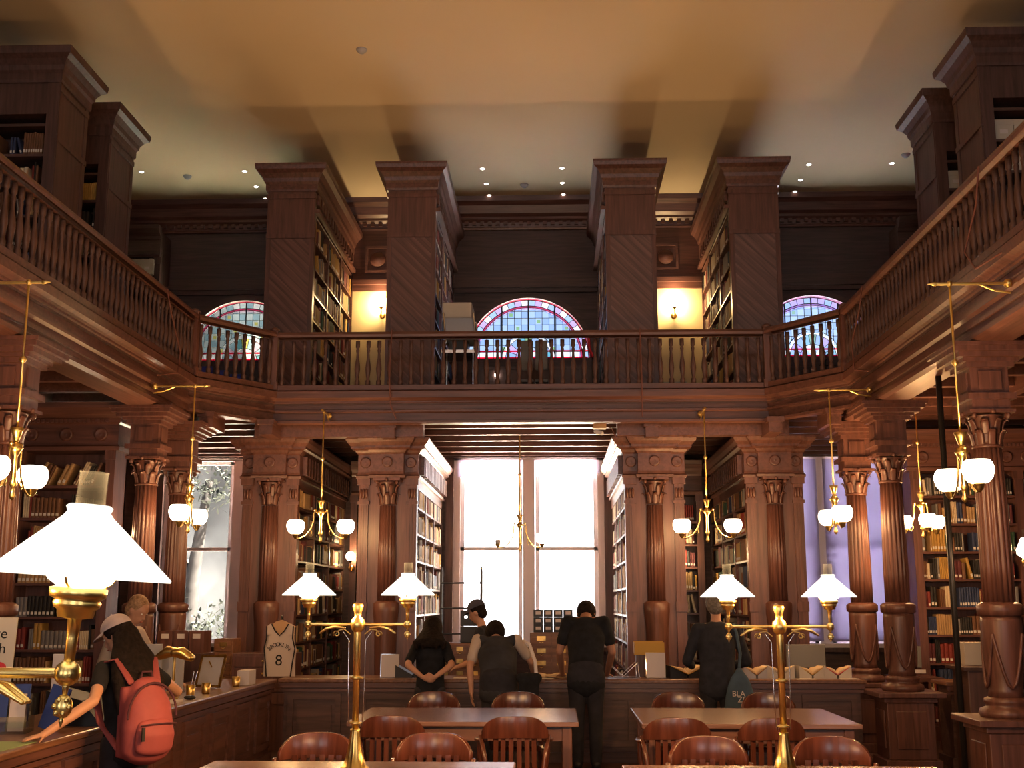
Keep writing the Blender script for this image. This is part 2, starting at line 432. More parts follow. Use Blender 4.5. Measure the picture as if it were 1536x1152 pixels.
# lower windows: painted double sashes with a middle post and mid rails, glazed
for i, c in enumerate(WC):
    y = YB+.12; fr = MB()
    fr.box(c-WH, c-WH+.1, y-.05, y+.08, WZ0, WZ1); fr.box(c+WH-.1, c+WH, y-.05, y+.08, WZ0, WZ1)
    fr.box(c-.09, c+.09, y-.06, y+.08, WZ0, WZ1); fr.box(c-WH, c+WH, y-.05, y+.08, WZ1-.03, WZ1); fr.box(c-WH, c+WH, y-.12, y+.08, WZ0, WZ0+.06)
    o = struct(fr, 'window_%d' % (i+1), M['greyframe'])
    for s in (-1, 1):
        x0, x1 = sorted((c+s*.1, c+s*(WH-.1)))
        sh = MB()
        for z0, z1 in ((WZ0+.06, 2.45), (2.4, WZ1-.03)):
            yy = y if z0 < 2 else y+.03
            sh.box(x0, x0+.06, yy, yy+.03, z0, z1); sh.box(x1-.06, x1, yy, yy+.03, z0, z1); sh.box(x0, x1, yy, yy+.03, z0, z0+.05); sh.box(x0, x1, yy, yy+.03, z1-.05, z1)
        struct(sh, 'sash', M['greyframe'], o)
        struct(MB().box(x0+.05, x1-.05, y+.02, y+.024, WZ0+.1, WZ1-.07), 'pane', M['pane'], o)
    # casing on the room side
    cs = MB()
    for s in (-1, 1): cs.box(c+s*WH, c+s*(WH+.12), YB-.04, YB, WZ0-.1, WZ1+.05)
    cs.box(c-WH-.14, c+WH+.14, YB-.06, YB, WZ1, WZ1+.1); cs.box(c-WH-.14, c+WH+.14, YB-.12, YB, WZ0-.06, WZ0)
    struct(cs, 'trim_%d' % (4+i), M['dark'])

# stained glass in the arched openings
def stained_window(idx, c, pal, border):
    mats = [stained('stained_%d_%d' % (idx, k), q) for k, q in enumerate(pal)]+[M['lead']]
    NL = len(mats)-1
    g = MB(); y = YB+.06
    def cell(r0, r1, a0, a1, mi, dy=0):
        n = max(1, int((a1-a0)/.1)); vs = []; fs = []
        for j in range(n+1):
            a = a0+(a1-a0)*j/n
            vs += [(c+r0*cos(a), y+dy, AZ+r0*sin(a)), (c+r1*cos(a), y+dy, AZ+r1*sin(a))]
        for j in range(n): fs.append((2*j, 2*j+1, 2*j+3, 2*j+2))
        g.add(vs, fs, mi)
    for k in range(26):
        a0, a1 = PI*k/26, PI*(k+1)/26
        cell(.86, .955, a0, a1, border[k % len(border)])
    cell(.955, AR+.01, 0, PI, 3); cell(.835, .86, 0, PI, 3); cell(.80, .835, 0, PI, 6)
    st = .0275; n = int(.82/st)
    for i in range(-n, n):
        for j in range(0, n):
            x, z = (i+.5)*st, (j+.5)*st; r = hypot(x, z)
            if .40 < r < .815:
                ci, cj = floor(x/.11), floor(z/.11)
                k = 0 if (ci+cj) % 2 else 1
                if (ci*3+cj*5) % 7 == 0 and abs((x/.11) % 1-.5) < .3 and abs((z/.11) % 1-.5) < .3: k = 5
                if cj == 0: k = 2
                g.add([(c+x-st/2, y, AZ+z-st/2), (c+x+st/2, y, AZ+z-st/2), (c+x+st/2, y, AZ+z+st/2), (c+x-st/2, y, AZ+z+st/2)], [(0, 1, 2, 3)], k)
    cell(.36, .42, 0, PI, 2, -.002)
    for k in range(9): cell(.2, .36, PI*k/9, PI*(k+1)/9, (4, 0, 6, 0, 5)[k % 5])
    for k in range(7): cell(.0, .2, PI*k/7, PI*(k+1)/7, (6, 2, 1)[k % 3])
    o = struct(g, 'window_%d' % (4+idx), mats, fix=False)
    ld = MB()
    def arc(r, w): ld.tube([(c+r*cos(PI*k/24), y-.006, AZ+r*sin(PI*k/24)) for k in range(25)], w, n=5)
    for r, w in ((.955, .009), (.86, .008), (.83, .006), (.42, .007), (.36, .006), (.2, .006)): arc(r, w)
    for k in range(27): a = PI*k/26; ld.tube([(c+.86*cos(a), y-.005, AZ+.86*sin(a)), (c+.955*cos(a), y-.005, AZ+.955*sin(a))], .005, n=4)
    for k in range(10): a = PI*k/9; ld.tube([(c+.2*cos(a), y-.005, AZ+.2*sin(a)), (c+.36*cos(a), y-.005, AZ+.36*sin(a))], .005, n=4)
    for k in range(-7, 8):
        x = k*.11; zt = sqrt(.82**2-x*x); zb = sqrt(max(0, .42**2-x*x))
        ld.tube([(c+x, y-.005, AZ+zb), (c+x, y-.005, AZ+zt)], .005, n=4)
    for k in range(0, 8):
        z = k*.11; xt = sqrt(.82**2-z*z); xb = sqrt(max(0, .42**2-z*z))
        for s in (-1, 1): ld.tube([(c+s*xb, y-.005, AZ+z), (c+s*xt, y-.005, AZ+z)], .005, n=4)
    for x in (-.42, 0, .42): ld.tube([(c+x, y-.01, AZ), (c+x, y-.01, AZ+sqrt(.95**2-x*x))], .013, n=5)
    struct(ld, 'leading', M['lead'], o)
    rd = MB()
    rd.box(c-.94, c+.94, y-.012, y-.004, AZ+.005, AZ+.03); rd.box(c-.94, c+.94, y-.012, y-.004, AZ+.11, AZ+.135)
    struct(rd, 'red_band', stained('red_band_%d' % idx, (.5, .03, .09)), o, fix=False)
#        0 blue a        1 blue b        2 near white    3 red           4 turquoise     5 green         6 violet
stained_window(0, WC[0], [(.2, .3, .34), (.34, .4, .4), (.9, .9, .9), (.25, .02, .06), (.1, .26, .28), (.34, .32, .08), (.38, .28, .34)], (0, 1, 2))
stained_window(1, WC[1], [(.15, .21, .33), (.2, .26, .36), (.85, .82, .9), (.22, .02, .06), (.07, .2, .24), (.12, .2, .1), (.28, .2, .33)], (1, 2, 6))
stained_window(2, WC[2], [(.17, .23, .36), (.23, .29, .38), (.85, .85, .92), (.13, .07, .2), (.14, .24, .3), (.14, .22, .18), (.24, .19, .38)], (6, 0, 6))

# drawn fabric blinds in the right-hand window
tag(MB().box(WC[2]-WH+.06, WC[2]-.05, YB+.04, YB+.044, WZ0+.1, WZ1-.03).box(WC[2]-WH+.06, WC[2]-.05, YB+.03, YB+.05, WZ0+.09, WZ0+.11).build('roller_blind', M['blind']), 'lavender roller blind drawn down over the left pane of the right-hand window', 'blind')
tag(MB().box(WC[2]+.05, WC[2]+WH-.06, YB+.04, YB+.044, WZ0+.1, WZ1-.03).box(WC[2]+.05, WC[2]+WH-.06, YB+.03, YB+.05, WZ0+.09, WZ0+.11).build('roller_blind', M['blind']), 'lavender roller blind drawn down over the window pane behind the fluted column', 'blind')
tag(MB().box(WC[1]-WH+.06, WC[1]-.1, YB+.05, YB+.054, 3.55, WZ1-.03).box(WC[1]-WH+.06, WC[1]-.1, YB+.04, YB+.06, 3.53, 3.55).build('roller_blind', M['paleblind']), 'pale blind rolled up at the top of the middle window, left half', 'blind')
tag(MB().box(WC[1]+.1, WC[1]+WH-.06, YB+.05, YB+.054, 3.6, WZ1-.03).box(WC[1]+.1, WC[1]+WH-.06, YB+.04, YB+.06, 3.58, 3.6).build('roller_blind', M['paleblind']), 'pale blind rolled up at the top of the middle window, right half', 'blind')

# gallery: slab, moulded fascia, joists, beams on the columns
XE = 3.75; EDGE = [(XE, YF), (XE, 13.0), (3.0, 14.0), (-3.0, 14.0), (-XE, 13.0), (-XE, YF)]
mb = MB()
for s in (-1, 1):
    x0, x1 = sorted((s*XE, s*XW)); mb.box(x0, x1, YF, 13.0, 3.98, ZG)
    tri = [(s*XE, 13.0), (s*3.0, 14.0), (s*XW, 14.0), (s*XW, 13.0)]
    mb.add([(x, y, z) for z in (3.98, ZG) for x, y in tri], [(0, 1, 2, 3), (4, 5, 6, 7), (0, 1, 5, 4), (1, 2, 6, 5), (2, 3, 7, 6), (3, 0, 4, 7)])
mb.box(-XW, XW, 14.0, YB, 3.98, ZG)
struct(mb, 'floor_gallery', M['darkh'])
mb = MB()
prof = [(-.08, 4.16), (.06, 4.16), (.09, 4.14), (.09, 4.06), (.05, 4.04), (.02, 4.03), (.02, 4.01), (-.01, 4.0), (-.01, 3.93), (.02, 3.92), (.02, 3.895), (-.03, 3.885), (-.03, 3.80), (.01, 3.79), (.01, 3.76), (-.04, 3.75), (-.08, 3.75)]
mb.sweep(prof, EDGE, side=1)
struct(mb, 'trim_7', M['woodh'])
mb = MB()
for y in (14.1, 14.5, 15.0, 15.6, 16.2, 16.8, 17.4, 17.85): mb.box(-XW, XW, y, y+.07, 3.84, 3.98)
struct(mb, 'trim_8', M['woodh'])
mb = MB()
for s in (-1, 1):
    for k in range(17):
        y = 3.4+k*.62; x0, x1 = sorted((s*4.05, s*XW)); mb.box(x0, x1, y, y+.1, 3.82, 3.98)
    for x in (5.2, 6.4): x0, x1 = sorted((s*x, s*(x+.12))); mb.box(x0, x1, YF, 14.0, 3.76, 3.98)
struct(mb, 'trim_9', M['woody'])
mb = MB()
for s in (-1, 1):
    x0, x1 = sorted((s*3.78, s*4.04)); mb.box(x0, x1, YF, 13.5, 3.64, 3.98)
    mb.sweep([(0, 3.9), (.05, 3.9), (.05, 3.86), (.02, 3.84), (.02, 3.72), (.05, 3.7), (.05, 3.66), (0, 3.64)], [(s*3.78, 13.4), (s*3.78, YF)], side=-s)
    # curved beam corners under the chamfers and the blocks that carry the back edge
    for px, py in ((3.05, 13.85), (1.62, 14.2), (3.6, 13.25), (3.85, 12.5)):
        x0, x1 = sorted((s*(px-.08), s*(px+.08))); mb.box(x0, x1, py-.05, py+.45, 3.6, 3.78); mb.box(x0-.02, x1+.02, py-.08, py+.1, 3.72, 3.78)
mb.box(-3.3, -1.2, 14.25, 14.45, 3.63, 3.84); mb.box(1.2, 3.3, 14.25, 14.45, 3.63, 3.84)
struct(mb, 'trim_10', M['woody'])

# gallery railing: handrail, bottom rail, newels and turned balusters
balu = MB().lathe([(.03, 0), (.03, .06), (.018, .075), (.024, .12), (.034, .2), (.03, .26), (.018, .34), (.015, .4), (.022, .44), (.015, .46), (.026, .48), (.026, .56)], n=8).mesh('baluster', M['dark'])
def railing(p0, p1, label, n):
    p0, p1 = V((*p0, 0)), V((*p1, 0)); d = (p1-p0); L = d.length; d.normalize(); a = atan2(d.y, d.x)
    t = thing('gallery_railing', label, 'railing', ((p0.x+p1.x)/2, (p0.y+p1.y)/2, 4.16))
    path = [(p0.x, p0.y), (p1.x, p1.y)]
    MB().sweep([(-.055, 4.82), (-.06, 4.85), (-.045, 4.885), (.045, 4.885), (.06, 4.85), (.055, 4.82), (.02, 4.8), (-.02, 4.8)], path).build('handrail', M['woodh'], t)
    MB().sweep([(-.04, 4.16), (-.04, 4.22), (.04, 4.22), (.04, 4.16)], path).build('bottom_rail', M['woodh'], t)
    for k in range(n):
        p = p0+d*(L*(k+.5)/n)
        b = bpy.data.objects.new('baluster', balu); COL.objects.link(b); b.parent = t
        b.location = (p.x-t.location.x, p.y-t.location.y, 4.22-t.location.z)
    return t
railing((-2.98, 13.97), (2.98, 13.97), 'straight gallery railing in front of the middle stained window', 45)
railing((-3.7, 13.0), (-3.02, 13.92), 'short slanting gallery railing before the left stained window', 9)
railing((3.02, 13.92), (3.7, 13.0), 'short slanting gallery railing before the right stained window', 9)
railing((-3.72, 5.0), (-3.72, 12.95), 'long railing along the edge of the left gallery', 62)
railing((3.72, 5.0), (3.72, 12.95), 'long railing along the edge of the right gallery', 62)
nw = MB().box(-.05, .05, -.05, .05, 0, .74).box(-.065, .065, -.065, .065, 0, .1).lathe([(.06, .74), (.065, .76), (.03, .79), (.0, .8)], n=12)
for k, (x, y, lb) in enumerate(((-3.02, 13.95, 'newel post where the left slanting rail meets the straight rail'), (3.02, 13.95, 'newel post where the right slanting rail meets the straight rail'), (-3.72, 12.98, 'newel post at the end of the long left railing'), (3.72, 12.98, 'newel post at the end of the long right railing'))):
    o = nw.build('newel_post', M['wood'], world=False) if k == 0 else dup(first)
    if k == 0: first = o
    o.location = (x, y, 4.16); tag(o, lb, 'newel post')

# ------------------------------------------------------------------ columns
def leafy_capital(mb, c, r0, r1, h, mi=0, half=False):
    """bell with two rings of curled leaves under a thin square top"""
    x, y, z = c
    mb.lathe([(r0, 0), (r0*1.02, h*.1), (r0*1.05, h*.5), (r1*.75, h*.82), (r1*.8, h*.86)], c, n=16, mi=mi)
    for ring, (zz, rr, hh, n, ph) in enumerate(((0, r0*1.02, h*.42, 8, 0), (h*.32, r0*1.08, h*.42, 8, PI/8))):
        for k in range(n):
            a = 2*PI*k/n+ph
            if half and sin(a) > .35: continue
            pts = []
            for t, o_ in ((0, 0), (.4, .008), (.75, .02), (1, .045), (.9, .06)):
                pts.append((x+(rr+o_*r1*5)*cos(a), y+(rr+o_*r1*5)*sin(a), z+zz+hh*t))
            mb.tube(pts, [(.028*r1*7, .008)]*3+[(.022*r1*7, .007), (.012*r1*7, .005)], n=6, mi=mi, side=(-sin(a), cos(a), 0))
    for k in range(4):
        a = PI/4+PI/2*k
        if half and sin(a) > .2: continue
        mb.lathe([(.0, -.012), (.02, -.012), (.028, 0), (.02, .012), (0, .012)], n=8, mi=mi, T=Matrix.Translation((x+r1*1.02*cos(a), y+r1*1.02*sin(a), z+h*.83)) @ Matrix.Rotation(a, 4, 'Z') @ Matrix.Rotation(PI/2, 4, 'X'))
    mb.box(x-r1, x+r1, y-r1, y+r1, z+h*.9, z+h)
    for k in range(4):
        a = PI/2*k; mb.ball((x+r1*cos(a), y+r1*sin(a), z+h*.93), .022, n=8, mi=mi)

def column(x, y, label, zp=.74, half=False, name='column'):
    t = thing(name, label, 'column', (x, y, 0))
    c = (x, y, 0)
    p = MB()
    p.box(x-.27, x+.27, y-.27, y+.27, 0, .1).box(x-.23, x+.23, y-.23, y+.23, .1, zp-.1).box(x-.26, x+.26, y-.26, y+.26, zp-.1, zp-.05).box(x-.33, x+.33, y-.33, y+.33, zp-.05, zp)
    for sx, sy in ((1, 0), (-1, 0), (0, 1), (0, -1)):
        p.box(x-.15 if sx == 0 else x+sx*.23, x+.15 if sx == 0 else x+sx*.245, y-.15 if sy == 0 else y+sy*.23, y+.15 if sy == 0 else y+sy*.245, .2, zp-.18)
    p.build('pedestal', M['wood'], t, bevel=.008)
    MB().lathe([(.2, zp), (.21, zp+.03), (.2, zp+.06), (.16, zp+.075), (.155, zp+.095), (.17, zp+.11), (.165, zp+.135), (.135, zp+.15)], c, n=28).build('base', M['wood'], t)
    d = MB().lathe([(.135, zp+.15), (.125, zp+.2), (.13, zp+.3), (.148, zp+.5), (.155, zp+.72), (.15, zp+.76)], c, n=28)
    for k in range(4):   # hanging swags carved on the lower drum
        a0 = PI/2*k+PI/4
        pts = []
        for j in range(9):
            q = j/8; a = a0+PI/2*q; zz = zp+.62-.4*sin(PI*q); rr = .137+.022*(zz-zp-.2)/.5
            pts.append((x+(rr+.004)*cos(a), y+(rr+.004)*sin(a), zz))
        d.tube(pts, .013, n=6)
    d.build('drum', M['wood'], t)
    MB().lathe([(.15, zp+.76), (.172, zp+.775), (.175, zp+.84), (.16, zp+.855), (.13, zp+.87)], c, n=28).build('collar', M['wood'], t)
    MB().lathe([(.122, zp+.87), (.124, 1.9), (.116, 2.5), (.108, 2.82)], c, n=128, flute=16, fd=.09).build('shaft', M['wood'], t)
    cp = MB(); cp.lathe([(.118, 2.82), (.122, 2.835), (.112, 2.85)], c, n=24); leafy_capital(cp, (x, y, 2.85), .108, .18, .27); cp.build('capital', M['wood'], t)
    i = MB(); i.box(x-.15, x+.15, y-.15, y+.15, 3.12, 3.2).box(x-.19, x+.19, y-.19, y+.19, 3.2, 3.25).box(x-.15, x+.15, y-.15, y+.15, 3.25, 3.46)
    sq = [(x-.15, y-.15), (x+.15, y-.15), (x+.15, y+.15), (x-.15, y+.15)]
    for q in range(4):
        i.box(*sorted((x-.09 if q % 2 == 0 else (x-.165 if q == 3 else x+.165), x+.09 if q % 2 == 0 else (x-.15 if q == 3 else x+.15))), *sorted((y-.09 if q % 2 else (y-.165 if q == 0 else y+.165), y+.09 if q % 2 else (y-.15 if q == 0 else y+.15))), 3.28, 3.43)
    for z0, z1, w in ((3.46, 3.5, .19), (3.5, 3.53, .22), (3.53, 3.57, .27), (3.57, 3.61, .31), (3.61, 3.64, .33)): i.box(x-w, x+w, y-w, y+w, z0, z1)
    i.build('impost', M['wood'], t)
    return t
column(3.9, 9.45, 'large fluted column nearest on the right, on a square pedestal')
column(3.9, 12.2, 'dark fluted column standing at the end of the counter, right side')
column(3.9, 13.6, 'fluted column in front of the lavender window blind')
column(-3.9, 9.0, 'fluted column half cut off by the left picture edge')
column(-3.9, 12.2, 'dark fluted column beside the end of the left bookcase')
column(-3.9, 13.3, 'fluted column on the left in front of the tall bright window')
tag(MB().lathe([(.027, 0), (.027, 3.64)], (3.93, 10.6, 0), n=12).lathe([(.07, 0), (.07, .02), (.04, .03)], (3.93, 10.6, 0), n=12).build('steel_post', M['steel']), 'thin black steel post beside the large right column', 'post')

# ------------------------------------------------------------------ books: gathered here, built further down
BOOKS = []          # one record per book
BC = [('tan', (.42, .27, .13)), ('brown', (.16, .075, .04)), ('black', (.02, .018, .018)), ('dark red', (.2, .03, .025)), ('navy', (.03, .045, .11)),
      ('dark green', (.03, .075, .045)), ('cream', (.58, .48, .34)), ('grey', (.2, .19, .19)), ('ochre', (.45, .27, .07)), ('maroon', (.11, .025, .03))]
W_MIX = (5, 5, 4, 4, 2, 2, 3, 3, 3, 4)
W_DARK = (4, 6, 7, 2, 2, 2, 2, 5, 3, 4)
W_PALE = (6, 3, 2, 2, 1, 1, 6, 5, 3, 2)
def fill_shelf(shelf, p, ang, L, hmax, depth=.2, wts=W_MIX, full=.93, lean=.06, lab=.35, tmin=.018, tmax=.05, slant=0):
    """books side by side from p along the shelf; spines face to the right-hand side of the direction of travel"""
    along = V((cos(ang), sin(ang), 0)); s = .01; set_lab = False; run = 0; cset = None
    end = L-.01
    while s < end:
        if run <= 0:
            run = random.choice((1, 1, 1, 2, 3, 5, 8)); cset = (random.choices(range(10), wts)[0], random.uniform(.62, .92), random.uniform(tmin, tmax), random.random() < lab)
        run -= 1
        c, hf, tk, lb = cset
        h = hmax*min(.95, hf*random.uniform(.97, 1.03)); tk = tk*random.uniform(.9, 1.1)
        if random.random() > full: s += random.uniform(.03, .12); run = 0; continue
        if slant:
            if s+h*sin(slant)+tk > end: break
            BOOKS.append(dict(shelf=shelf, p=V(p)+along*s+V((0, 0, tk*sin(slant))), ang=ang, lean=slant, t=tk*.95, h=h, d=depth*random.uniform(.8, 1), c=c, lb=lb)); s += tk/cos(slant); continue
        ln = 0
        if random.random() < lean and run == 0:
            ln = random.uniform(.08, .3); 
        ex = h*sin(ln)
        if s+tk+ex > end: break
        BOOKS.append(dict(shelf=shelf, p=V(p)+along*(s+(ex if ln else 0)), ang=ang, lean=-ln, t=tk*.96, h=h, d=depth*random.uniform(.8, 1), c=c, lb=lb))
        s += tk+ex

ORD = ('top', 'second', 'third', 'fourth', 'fifth', 'sixth', 'seventh', 'eighth', 'ninth', 'tenth', 'eleventh', 'twelfth')

def cornice_low(mb, path, side, z=3.14, small=False, mi=0):
    mb.sweep([(0, z), (.035, z), (.04, z+.03), (.02, z+.05), (.015, z+.08), (.015, z+.3), (.035, z+.32), (.05, z+.35), (.1, z+.37), (.1, z+.4), (.14, z+.44), (.16, z+.48), (.16, z+.5), (0, z+.5)], path, side, mi)

def stack_lower(x0, x1, label, where, faces, t_open=None):
    """free-standing bookcase at right angles to the window wall, with a half column and entablature on its end"""
    y0, y1, zt = 14.6, YB-.02, 3.14
    t = thing('bookcase', label, 'bookcase', ((x0+x1)/2, y0, 0), 'bookcases under the gallery')
    cx = (x0+x1)/2
    b = MB(); b.box(cx-.02, cx+.02, y0+.04, y1, 0, zt).box(x0, x1, y0+.04, y1, 0, .1).box(x0, x1, y0+.04, y1, zt-.12, zt+.44)
    yd = [y0+.06, 15.65, 16.75, y1-.03]
    for y in yd: b.box(x0, x1, y, y+.035, .1, zt)
    b.build('carcass', M['woody'], t)
    e = MB(); e.box(x0, x1, y0, y0+.06, 0, zt)
    for xa, xb in ((x0, x0+.12), (x1-.12, x1)):      # flat fluted strips beside the half column
        e.box(xa, xb, y0-.03, y0, 0, zt)
        for k in range(3): e.box(xa+.022+k*.03, xa+.037+k*.03, y0-.036, y0-.03, 1.65, 2.8)
        e.box(xa-.01, xb+.01, y0-.045, y0, 1.5, 1.62); e.box(xa-.015, xb+.015, y0-.05, y0, 2.82, 2.86); e.box(xa-.02, xb+.02, y0-.06, y0, 3.06, 3.14)
        for k in range(3): e.ball(((xa+xb)/2-.035+k*.035, y0-.04, 2.95), (.02, .02, .07), n=8)
    e.box(x0-.02, x1+.02, y0-.05, y0, 0, .12)
    e.build('end_panel', M['wood'], t)
    h = MB(); c = (cx, y0, 0)
    h.lathe([(.14, .12), (.145, .2), (.12, .24), (.125, .6), (.14, 1.3), (.155, 1.45), (.16, 1.5), (.16, 1.6), (.12, 1.63)], c, n=24)
    h.lathe([(.112, 1.63), (.112, 2.2), (.1, 2.8)], c, n=96, flute=16, fd=.1)
    leafy_capital(h, (cx, y0, 2.82), .1, .165, .32, half=True)
    h.build('half_column', M['wood'], t)
    k = MB(); cornice_low(k, [(x0, y1), (x0, y0-.03), (cx-.19, y0-.03), (cx-.19, y0-.12), (cx+.19, y0-.12), (cx+.19, y0-.03), (x1, y0-.03), (x1, y1)], -1)
    k.box(x0, x1, y0-.03, y1, 3.14, 3.63).box(cx-.19, cx+.19, y0-.12, y0, 3.14, 3.63)
    for xx in (x0+.08, x1-.08, cx): k.lathe([(.07, 0), (.068, .015), (.05, .02), (.03, .012), (0, .02)], n=16, T=Matrix.Translation((xx, y0-.045 if xx != cx else y0-.135, 3.34)) @ Matrix.Rotation(PI/2, 4, 'X'))
    for s, xx in ((-1, x0), (1, x1)):       # little arcade of slots along the sides
        if s in faces:
            for q in range(18): yy = y0+.12+q*.18; k.box(xx+s*.01, xx+s*.075, yy, yy+.1, 3.2, 3.44)
    k.build('cornice', M['woody'], t)
    for s in faces:
        xx = x0 if s < 0 else x1
        zs = [.12+.335*q for q in range(9)]
        for q, z in enumerate(zs):
            sh = MB().box(cx, xx-s*.005, y0+.06, y1, z-.025, z)
            sh.build('shelf', M['woody'], t)
        for q, z in enumerate(zs[::-1]):
            for ya, yb in zip(yd[:-1], yd[1:]):
                nm = '%s shelf, %s' % (ORD[q], where)
                if z > 3.14-.3: continue
                if s > 0: fill_shelf((nm, where), (xx-.012, ya+.036, z), PI/2, yb-ya-.036, .3, wts=W_PALE if t_open else W_MIX)
                else: fill_shelf((nm, where), (xx+.012, yb, z), -PI/2, yb-ya-.036, .3, wts=W_PALE if t_open else W_MIX)
    return t
stack_lower(-3.5, -2.8, 'carved bookcase end beside the tall left window, behind the white jersey', 'bookcase by tall left window', (1,))
stack_lower(-2.03, -1.3, 'carved bookcase end left of the bright middle window', 'bookcase left of middle window', (1,), True)
stack_lower(1.3, 2.03, 'carved bookcase end right of the bright middle window', 'bookcase right of middle window', (-1,), True)
stack_lower(2.8, 3.5, 'carved bookcase end beside the lavender window blind', 'bookcase by lavender blind', (-1,))

def stack_upper(x0, x1, label, where, faces):
    y0, y1, z0, zt = 15.0, YB-.02, ZG, 7.1
    t = thing('bookcase', label, 'bookcase', ((x0+x1)/2, y0, z0), 'bookcases standing on the back gallery')
    cx = (x0+x1)/2
    b = MB(); b.box(cx-.02, cx+.02, y0+.04, y1, z0, zt).box(x0, x1, y0+.04, y1, z0, z0+.1).box(x0, x1, y0+.04, y1, zt-.1, zt+.3)
    yd = [y0+.06, 16.0, 17.0, y1-.04]
    for y in yd: b.box(x0, x1, y, y+.035, z0+.1, zt)
    b.build('carcass', M['woody'], t)
    MB().box(x0+.04, x1-.04, y0+.004, y0+.05, z0+.1, 6.46).build('end_panel', M['diag'], t)
    e = MB(); e.box(x0, x0+.06, y0-.012, y0+.06, z0, 6.5).box(x1-.06, x1, y0-.012, y0+.06, z0, 6.5).box(x0, x1, y0-.012, y0+.06, z0, z0+.14)
    e.box(x0-.005, x1+.005, y0-.02, y0+.06, 6.44, 6.5).box(x0, x1, y0-.005, y0+.06, 6.5, zt+.1).box(x0-.01, x1+.01, y0-.025, y0+.06, 7.0, 7.06)
    e.build('end_frame', M['wood'], t)
    k = MB(); z = zt
    k.sweep([(0, z), (.02, z), (.03, z+.03), (.03, z+.1), (.05, z+.13), (.06, z+.18), (.1, z+.24), (.15, z+.28), (.16, z+.33), (.16, z+.36), (0, z+.36)], [(x0, y1), (x0, y0), (x1, y0), (x1, y1)], -1)
    k.box(x0, x1, y0, y1, zt+.2, zt+.36)
    for s, xx in ((-1, x0), (1, x1)):
        if s in faces:
            k.box(xx, xx+s*.06, y0, y1, zt-.3, zt-.25)
            for q in range(15): k.box(xx, xx+s*.035, y0+.1+q*.19, y0+.2+q*.19, zt-.16, zt-.02)
    k.build('cornice', M['woody'], t)
    for s in faces:
        xx = x0 if s < 0 else x1
        zs = [z0+.12+.36*q for q in range(8)]
        for z in zs: MB().box(cx, xx-s*.005, y0+.06, y1, z-.025, z).build('shelf', M['woody'], t)
        for q, z in enumerate(zs[::-1]):
            if z > 6.6: continue
            for ya, yb in zip(yd[:-1], yd[1:]):
                nm = '%s shelf, %s' % (ORD[q], where)
                if s > 0: fill_shelf((nm, where), (xx-.012, ya+.036, z), PI/2, yb-ya-.036, .32, lean=.14, full=.88)
                else: fill_shelf((nm, where), (xx+.012, yb, z), -PI/2, yb-ya-.036, .32, lean=.14, full=.88)
stack_upper(-3.44, -2.79, 'tall gallery bookcase with diagonal boards beside the left stained window', 'gallery case by left stained window', (1,))
stack_upper(-1.8, -1.15, 'tall gallery bookcase with diagonal boards just left of the middle stained window', 'gallery case left of middle window', (1,))
stack_upper(1.13, 1.8, 'tall gallery bookcase with diagonal boards just right of the middle stained window', 'gallery case right of middle window', (-1,))
stack_upper(2.78, 3.44, 'tall gallery bookcase with diagonal boards beside the right stained window', 'gallery case by right stained window', (-1,))

def case_side(s, y0, y1, label, where, books=True):
    """gallery bookcase at right angles to a side wall; s is the side"""
    xe, xw, z0, zt = s*4.86, s*(XW-.01), ZG, 7.1
    xa, xb = sorted((xe, xw)); t = thing('bookcase', label, 'bookcase', (xe, y0, z0), 'bookcases on the side galleries')
    cy = (y0+y1)/2
    b = MB(); b.box(xa+.02, xb-.02, cy-.02, cy+.02, z0, zt).box(xa+.012, xb-.012, y0+.01, y1-.01, z0, z0+.1).box(xa+.02, xb-.02, y0+.005, y1-.005, zt-.35, zt+.3)
    xd = [xe+s*.06, xe+s*1.0, xe+s*1.9, xw-s*.04]
    for x in xd: b.box(*sorted((x, x+s*.04)), y0, y1, z0+.1, zt)
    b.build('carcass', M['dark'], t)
    e = MB(); e.box(*sorted((xe, xe+s*.06)), y0, y1, z0, zt+.1)
    for ya, yb in ((y0, y0+.08), (y1-.08, y1)): e.box(*sorted((xe-s*.012, xe)), ya, yb, z0, zt)
    e.box(*sorted((xe-s*.02, xe)), y0-.01, y1+.01, 6.44, 6.5).box(*sorted((xe-s*.02, xe)), y0-.01, y1+.01, 7.0, 7.06)
    e.box(*sorted((xe, xe+s*.12)), y0-.012, y0+.05, z0, zt)
    e.build('end_panel', M['dark'], t)
    k = MB(); z = zt
    k.sweep([(0, z), (.02, z), (.03, z+.03), (.03, z+.1), (.05, z+.13), (.06, z+.18), (.1, z+.24), (.15, z+.28), (.16, z+.33), (.16, z+.36), (0, z+.36)], [(xw, y1), (xe, y1), (xe, y0), (xw, y0)], -s)
    k.box(xa, xb, y0, y1, zt+.2, zt+.36)
    k.build('cornice', M['dark'], t)
    zs = [z0+.12+.34*q for q in range(8)]
    for z in zs: MB().box(xa+.01, xb-.01, y0+.005, cy, z-.03, z).build('shelf', M['darkh'], t)
    if books:
        for q, z in enumerate(zs[::-1]):
            if z > 6.5: continue
            nm = '%s shelf, %s' % (ORD[q], where)
            for u, v_ in zip(xd[:-1], xd[1:]):
                a_, b_ = sorted((u+s*.04, v_)); fill_shelf((nm, where), (a_, y0+.02, z), 0, b_-a_, .29, lean=.1, full=.8, wts=W_DARK)
    return zs
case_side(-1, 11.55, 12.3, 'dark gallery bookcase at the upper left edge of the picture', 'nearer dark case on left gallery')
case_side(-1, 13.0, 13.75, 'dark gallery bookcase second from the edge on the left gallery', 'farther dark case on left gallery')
zsC = case_side(1, 11.5, 12.25, 'dark gallery bookcase with rows of white archive boxes at the upper right', 'C', False)
